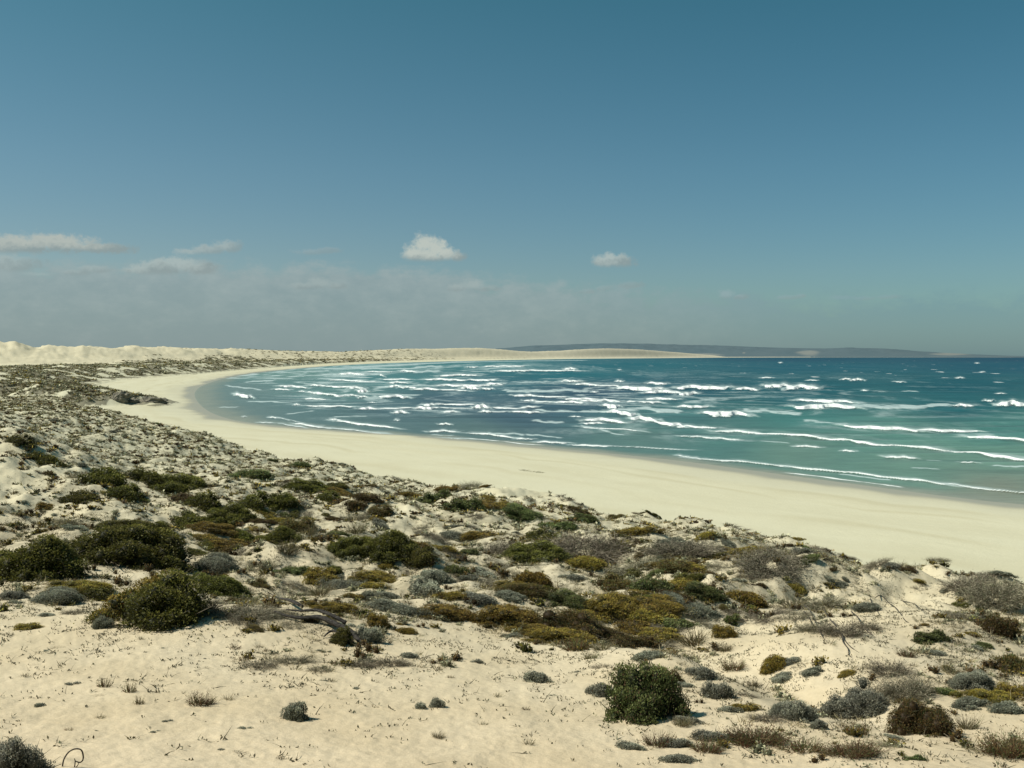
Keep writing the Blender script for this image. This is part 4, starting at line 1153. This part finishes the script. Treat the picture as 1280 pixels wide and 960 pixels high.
def stick_in_sand():
    Y = float(hit(85, 960)[1])
    pix = [(77, 968), (78, 958), (80, 949), (85, 941), (91, 937), (97, 936), (102, 938), (104, 945), (103, 951), (99, 953), (94, 951)]
    pts = [at(px, py, Y + 0.004 * i) for i, (px, py) in enumerate(pix)]
    root = base_empty('curled_stick', at(78, 968, Y))
    part('stem', tube(pts, [0.010] * 8 + [0.009, 0.008, 0.006], seg=7, wob=0.05, seed=5), M_DARK, root)
    pts = [at(px, py, Y + 0.03) for px, py in [(92, 968), (93, 960), (94, 952), (93, 948)]]
    part('twig', tube(pts, [0.008, 0.008, 0.007, 0.004], seg=6, wob=0.05, seed=6), M_DARK, root)
    pts = [at(px, py, Y + 0.03) for px, py in [(93.5, 960), (96, 958), (98, 955), (98.5, 952)]]
    part('twig', tube(pts, [0.006, 0.006, 0.005, 0.004], seg=6, wob=0.05, seed=7), M_DARK, root)
    tag(root, 'dark dead stick curling into a hook above the front sand', 'stick')
M_DARK, t_, b_ = material('dark_bark'); b_.inputs['Roughness'].default_value = 0.9
t_.put(b_.inputs['Base Color'], t_.ramp(t_.noise(None, 30, 3), [(0.3, (0.022, 0.018, 0.013)), (0.7, (0.085, 0.068, 0.05))]))
stick_in_sand()

# exposed roots hanging down the rooted sand bank
root_e = base_empty('exposed_roots', hit(1040, 790))
rr = np.random.default_rng(5)
for (x0, y0, x1, y1) in [(1002, 760, 1020, 786), (1006, 756, 1036, 806), (1030, 764, 1056, 792), (1034, 772, 1074, 818), (1056, 758, 1092, 797), (1020, 778, 1034, 783), (1048, 790, 1066, 826)]:
    q = [(x0 + (x1 - x0) * s + rr.normal(0, 1.2), y0 + (y1 - y0) * s + rr.normal(0, 1.2) + 3 * math.sin(s * 3)) for s in np.linspace(0, 1, 6)]
    part('root', tube_on(q, [0.02, 0.04, 0.05, 0.04, 0.02, 0.0], [0.016, 0.018, 0.016, 0.013, 0.010, 0.006], seg=6, wob=0.12, seed=int(x0)), M_DARK, root_e)
tag(root_e, 'tangle of bare dark roots hanging down the eroded sand bank', 'roots')
root_e = base_empty('exposed_roots', hit(1130, 762))
for (x0, y0, x1, y1) in [(1095, 748, 1120, 758), (1108, 754, 1136, 780), (1124, 752, 1158, 765), (1086, 752, 1100, 770)]:
    q = [(x0 + (x1 - x0) * s + rr.normal(0, 1.0), y0 + (y1 - y0) * s + rr.normal(0, 1.0)) for s in np.linspace(0, 1, 6)]
    part('root', tube_on(q, [0.02, 0.08, 0.1, 0.08, 0.05, 0.0], [0.016, 0.018, 0.016, 0.013, 0.010, 0.006], seg=6, wob=0.12, seed=int(x0)), M_WOOD, root_e)
tag(root_e, 'few bare roots crossing the white dune face below its crest', 'roots')

# ------------------------------------------------------------------ beach rocks
def rock(px, py, w, h, deep, label, seed):
    p = hit(px, py); Y = p[1]
    n1, n2 = 48, 24
    a = np.linspace(0, 2 * np.pi, n1, endpoint=False); b = np.linspace(-0.35, np.pi / 2, n2)
    A, B = np.meshgrid(a, b)
    W = w / F * Y / 2; Hh = h / F * Y
    ca, sa = np.cos(A), np.sin(A)
    sgn = lambda v, e: np.sign(v) * np.abs(v) ** e
    x = sgn(ca, 0.8) * sgn(np.cos(B), 0.6); y = sgn(sa, 0.8) * sgn(np.cos(B), 0.6); z = sgn(np.sin(B), 0.55)
    nz = 0.22 * fbm(x * 2.2 + seed, y * 2.2 + z * 1.5, seed, 4) + 0.08 * np.sign(np.sin(z * 9 + x * 2))
    x, y = x * (1 + nz), y * (1 + nz); z = z * (1 + 1.4 * fbm(x * 1.6 + seed, y * 1.6, seed + 3, 3))
    V = np.stack([x * W, y * W * deep, z * Hh], -1).reshape(-1, 3)
    i = np.arange(n2 - 1)[:, None] * n1 + np.arange(n1)[None]; j = np.arange(n2 - 1)[:, None] * n1 + (np.arange(n1)[None] + 1) % n1
    Q = np.stack([i, j, j + n1, i + n1], -1).reshape(-1, 4)
    o = link('beach_rock', mesh_np('beach_rock', V, Q, [M_ROCK]))
    o.location = (float(p[0]), float(Y + W * deep * 0.6), float(p[2]) - 0.1)
    tag(o, label, 'rock')
rock(148, 502.5, 22, 8, 0.8, 'tallest brown rock at the tip of the scrubby headland', 3)
rock(163, 504.5, 18, 3.2, 0.9, 'low middle rock between the headland and the flat slab', 5)
rock(190, 503.5, 34, 5, 0.6, 'flat rock slab farthest out on the open beach', 8)

# line of dry seaweed on the beach
def wrack(px0, py0, px1, py1, label):
    r = np.random.default_rng(int(px0)); k = 60
    s = r.random(k)
    P = np.array([hit(px0 + (px1 - px0) * q, py0 + (py1 - py0) * q + r.normal(0, 0.25)) for q in s])
    D = unit(np.stack([r.normal(1, 0.5, k), r.normal(0, 0.5, k), np.full(k, 0.15)], 1))
    V, Q, m = ribbons(r, P, D, r.uniform(0.2, 0.8, k), 0.05, 0.15, 2)
    c0 = P.mean(0)
    o = link('seaweed_line', mesh_np('seaweed_line', V - c0, Q, [M_TWIG], {'Col': np.repeat(tint(r, 'rust', k, np.full(k, 0.3)), m, 0)}))
    o.location = tuple(float(q) for q in c0)
    tag(o, label, 'seaweed')
wrack(648, 588.0, 678, 591.5, 'thin dark line of dry seaweed on the pale beach')

# ------------------------------------------------------------------ labels for the small plants: by size, kind and closest larger plant
taken = set(q[5] for q in PLACED if q[5] != 'x')
clash = 0
for o in [q for q in COL.objects if '_fill' in q.keys()]:
    i = o['_fill']; del o['_fill']
    px, pyc, w, h, kind, _, X, Y, ww = PLACED[i]
    mat = 'mats' in o['group']
    size = 'low spreading' if mat else ('small' if w > 18 else 'tiny')
    near = sorted(PLACED[:len(HAND)], key=lambda q: math.hypot(px - q[0], (pyc - q[1]) * 1.6))[:7]
    txt = None
    for q in near:
        dx, dy = px - q[0], (pyc - q[1]) * 1.6
        side = ('seaward of' if dx > 0 else 'inland of') if abs(dx) > abs(dy) else ('in front of' if dy > 0 else 'behind')
        head = f"{size} {SMALLNAME[kind]} {side} the"
        full = head + ' ' + q[5]
        if len(full.split()) > 16: continue
        if txt is None: txt = full
        if full not in taken: txt = full; break
    if txt is None: txt = f"{size} {SMALLNAME[kind]} on the scrubby dune slope"
    clash += txt in taken
    taken.add(txt); o['label'] = txt
print('shared labels', clash)

# ------------------------------------------------------------------ sky, sun, camera
SUN_EL, SUN_AZ = math.radians(49), math.radians(-98)      # azimuth from +Y towards +X
W = bpy.data.worlds.new('World'); SC.world = W; W.use_nodes = True
t = NT(W.node_tree); bg = W.node_tree.nodes['Background']
sky = t.new('ShaderNodeTexSky', sky_type='NISHITA')
sky.sun_disc = False; sky.sun_elevation = SUN_EL; sky.sun_rotation = SUN_AZ
sky.air_density = 1.0; sky.dust_density = 0.6; sky.ozone_density = 2.0
tc = t.new('ShaderNodeTexCoord'); d = tc.outputs['Generated']
sx = t.new('ShaderNodeSeparateXYZ'); t.l.new(d, sx.inputs[0])
az = t.m('ARCTAN2', sx.outputs[0], sx.outputs[1]); el = t.m('ARCSINE', sx.outputs[2])
grad = t.ramp(t.m('MULTIPLY', el, 2.5, clamp=True), [(0.0, (0.54, 0.64, 0.67)), (0.2, (0.57, 0.67, 0.68)), (0.45, (0.50, 0.68, 0.66)), (0.9, (0.32, 0.66, 0.575)), (1.0, (0.30, 0.64, 0.555))])
skyc = t.mix(1.0, sky.outputs[0], grad, 'MULTIPLY')
skyc = t.mix(1.0, skyc, t.mix(t.ss(az, -0.5, 0.55), (1.06, 1.03, 1.0), (0.76, 0.925, 0.95)), 'MULTIPLY')
STR = 0.105
def skyrgb(c): return tuple(lin(c) / STR)
n1 = t.noise(t.scalevec(d, (1, 1, 1.6)), 34.0, 4, 0.6)
n2 = t.noise(t.scalevec(d, (1, 1, 2.2)), 90.0, 3, 0.6)
n3 = t.noise(t.scalevec(d, (1, 1, 3.0)), 12.0, 2, 0.55)
nn = t.m('ADD', t.m('MULTIPLY', t.m('SUBTRACT', n1, 0.5), 1.0), t.m('MULTIPLY', t.m('SUBTRACT', n2, 0.5), 0.4))
# hazy cloud bank along the horizon
edge_ = t.m('ADD', t.ss(az, -0.2, 0.30, 0.092, 0.060), t.m('MULTIPLY', nn, 0.042))
edge_ = t.m('ADD', edge_, t.m('MULTIPLY', t.m('SUBTRACT', n3, 0.5), 0.035))
bank = t.ss(t.m('SUBTRACT', edge_, el), -0.004, 0.020)
bank = t.m('MULTIPLY', bank, t.ss(az, -0.1, 0.42, 0.78, 0.36))
lum = t.ss(t.m('ADD', t.m('MULTIPLY', t.m('SUBTRACT', edge_, el), -14.0), t.m('MULTIPLY', nn, 2.3)), -1.2, 0.7)
bankc = t.mix(lum, skyrgb((134, 154, 158)), skyrgb((160, 174, 174)))
bankc = t.mix(t.ss(az, 0.0, 0.42), bankc, skyrgb((108, 142, 158)))
c = t.mix(bank, skyc, bankc)
n4 = t.noise(t.scalevec(d, (1, 1, 1.3)), 60.0, 5, 0.62)
n5 = t.noise(t.scalevec(d, (1, 1, 1.2)), 190.0, 3, 0.6)
nb = t.m('ADD', t.m('MULTIPLY', t.m('SUBTRACT', n4, 0.5), 1.3), t.m('MULTIPLY', t.m('SUBTRACT', n5, 0.5), 0.7))
def cloud(lumps, base, op, bright, shade=(142, 156, 156), soft=0.5, rag=1.0):
    """one cumulus: lobes (px, py, radius across, radius up) above a flat base line"""
    global c
    best = None; up = None
    for (px, py, a, b) in lumps:
        u_, m_ = ray(px, py); az0 = math.atan(float(u_)); el0 = math.atan(float(m_) * math.cos(az0))
        dx = t.m('DIVIDE', t.m('SUBTRACT', az, az0), a / F)
        dy = t.m('DIVIDE', t.m('SUBTRACT', el, el0), b / F)
        r = t.m('SQRT', t.m('ADD', t.m('MULTIPLY', dx, dx), t.m('MULTIPLY', dy, dy)))
        li = t.m('ADD', dy, t.m('MULTIPLY', dx, -0.6))
        if best is None: best, up = r, li
        else:
            best = t.m('SMOOTH_MIN', best, r, 0.12); up = t.m('MAXIMUM', up, t.m('SUBTRACT', li, t.m('MULTIPLY', r, 0.55)))
    r = t.m('ADD', best, t.m('MULTIPLY', nb, 1.1 * rag))
    u_, m_ = ray(lumps[0][0], base)
    eb = math.atan(float(m_) * math.cos(math.atan(float(u_))))
    foot = t.ss(t.m('ADD', t.m('SUBTRACT', el, eb), t.m('MULTIPLY', nb, 0.0035)), -0.0022, 0.0035)
    mk = t.m('MULTIPLY', t.m('MULTIPLY', t.ss(r, 1.0, 1.0 - soft), op), foot)
    lit = t.ss(t.m('ADD', up, t.m('MULTIPLY', nb, 1.6)), -0.6, 0.75)
    c = t.mix(mk, c, t.mix(lit, skyrgb(shade), skyrgb(bright)))
cloud([(530, 305, 19, 17), (545, 310, 22, 18), (518, 317, 20, 15), (556, 318, 22, 14), (572, 322, 15, 8), (538, 320, 34, 18)], 327, 0.88, (192, 199, 190), soft=0.75, rag=1.15)
cloud([(762, 323, 17, 12), (777, 325, 17, 11), (768, 331, 30, 11), (752, 327, 12, 9)], 334, 0.8, (178, 190, 186), soft=0.6)
cloud([(30, 306, 50, 13), (75, 304, 55, 14), (120, 310, 55, 8), (0, 308, 40, 14)], 318, 0.85, (182, 188, 180), soft=0.6)
cloud([(283, 309, 24, 10), (262, 313, 28, 8), (240, 316, 28, 6)], 319, 0.65, (176, 186, 182), soft=0.7)
cloud([(390, 315, 30, 6), (412, 313, 20, 5)], 320, 0.4, (160, 174, 176), soft=0.7)
cloud([(200, 334, 28, 13), (225, 331, 32, 14), (250, 336, 26, 10), (180, 338, 26, 9)], 344, 0.75, (174, 187, 184), soft=0.6)
cloud([(10, 330, 48, 15), (-20, 328, 50, 16)], 340, 0.6, (172, 186, 184), soft=0.7)
cloud([(120, 337, 24, 6), (95, 341, 22, 5), (50, 344, 26, 5)], 346, 0.5, (170, 184, 182), soft=0.7)
cloud([(400, 354, 24, 8), (380, 358, 26, 6), (420, 358, 16, 5)], 364, 0.5, (166, 180, 178), soft=0.7)
cloud([(590, 356, 24, 9), (572, 360, 18, 6), (612, 361, 18, 5)], 368, 0.5, (166, 180, 178), soft=0.7)
cloud([(755, 360, 20, 6), (790, 356, 24, 6), (735, 364, 18, 4)], 370, 0.4, (154, 172, 174), soft=0.7)
cloud([(908, 367, 14, 8), (926, 371, 12, 5)], 376, 0.5, (154, 174, 178), soft=0.7)
cloud([(985, 372, 20, 4), (1000, 370, 9, 4)], 377, 0.4, (148, 170, 176), soft=0.7)
cloud([(1112, 371, 22, 4), (1050, 372, 20, 4), (1080, 373, 16, 3)], 377, 0.35, (140, 165, 173), soft=0.7)
t.l.new(c, bg.inputs['Color']); bg.inputs['Strength'].default_value = STR

sun = bpy.data.lights.new('sun', 'SUN'); sun.energy = 5.0; sun.angle = math.radians(0.55); sun.color = (1.0, 0.955, 0.87)
so = bpy.data.objects.new('sun', sun); COL.objects.link(so)
sd3 = Vector((math.sin(SUN_AZ) * math.cos(SUN_EL), math.cos(SUN_AZ) * math.cos(SUN_EL), math.sin(SUN_EL)))
so.rotation_euler = sd3.to_track_quat('Z', 'Y').to_euler(); so.location = (0, 0, 60)

cam = bpy.data.cameras.new('camera'); cam.sensor_width = 36; cam.lens = 36 * F / 1280
cam.clip_start = 0.1; cam.clip_end = 120000
co = bpy.data.objects.new('camera', cam); COL.objects.link(co)
co.location = (0, 0, H); co.rotation_euler = (math.pi / 2 - PITCH, 0, 0)
SC.camera = co
SC.view_settings.view_transform = 'Standard'; SC.view_settings.look = 'None'; SC.view_settings.exposure = 0
W.cycles.sampling_method = 'MANUAL'; W.cycles.sample_map_resolution = 512
SC.cycles.max_bounces = 3; SC.cycles.diffuse_bounces = 2; SC.cycles.glossy_bounces = 1; SC.cycles.transparent_max_bounces = 4
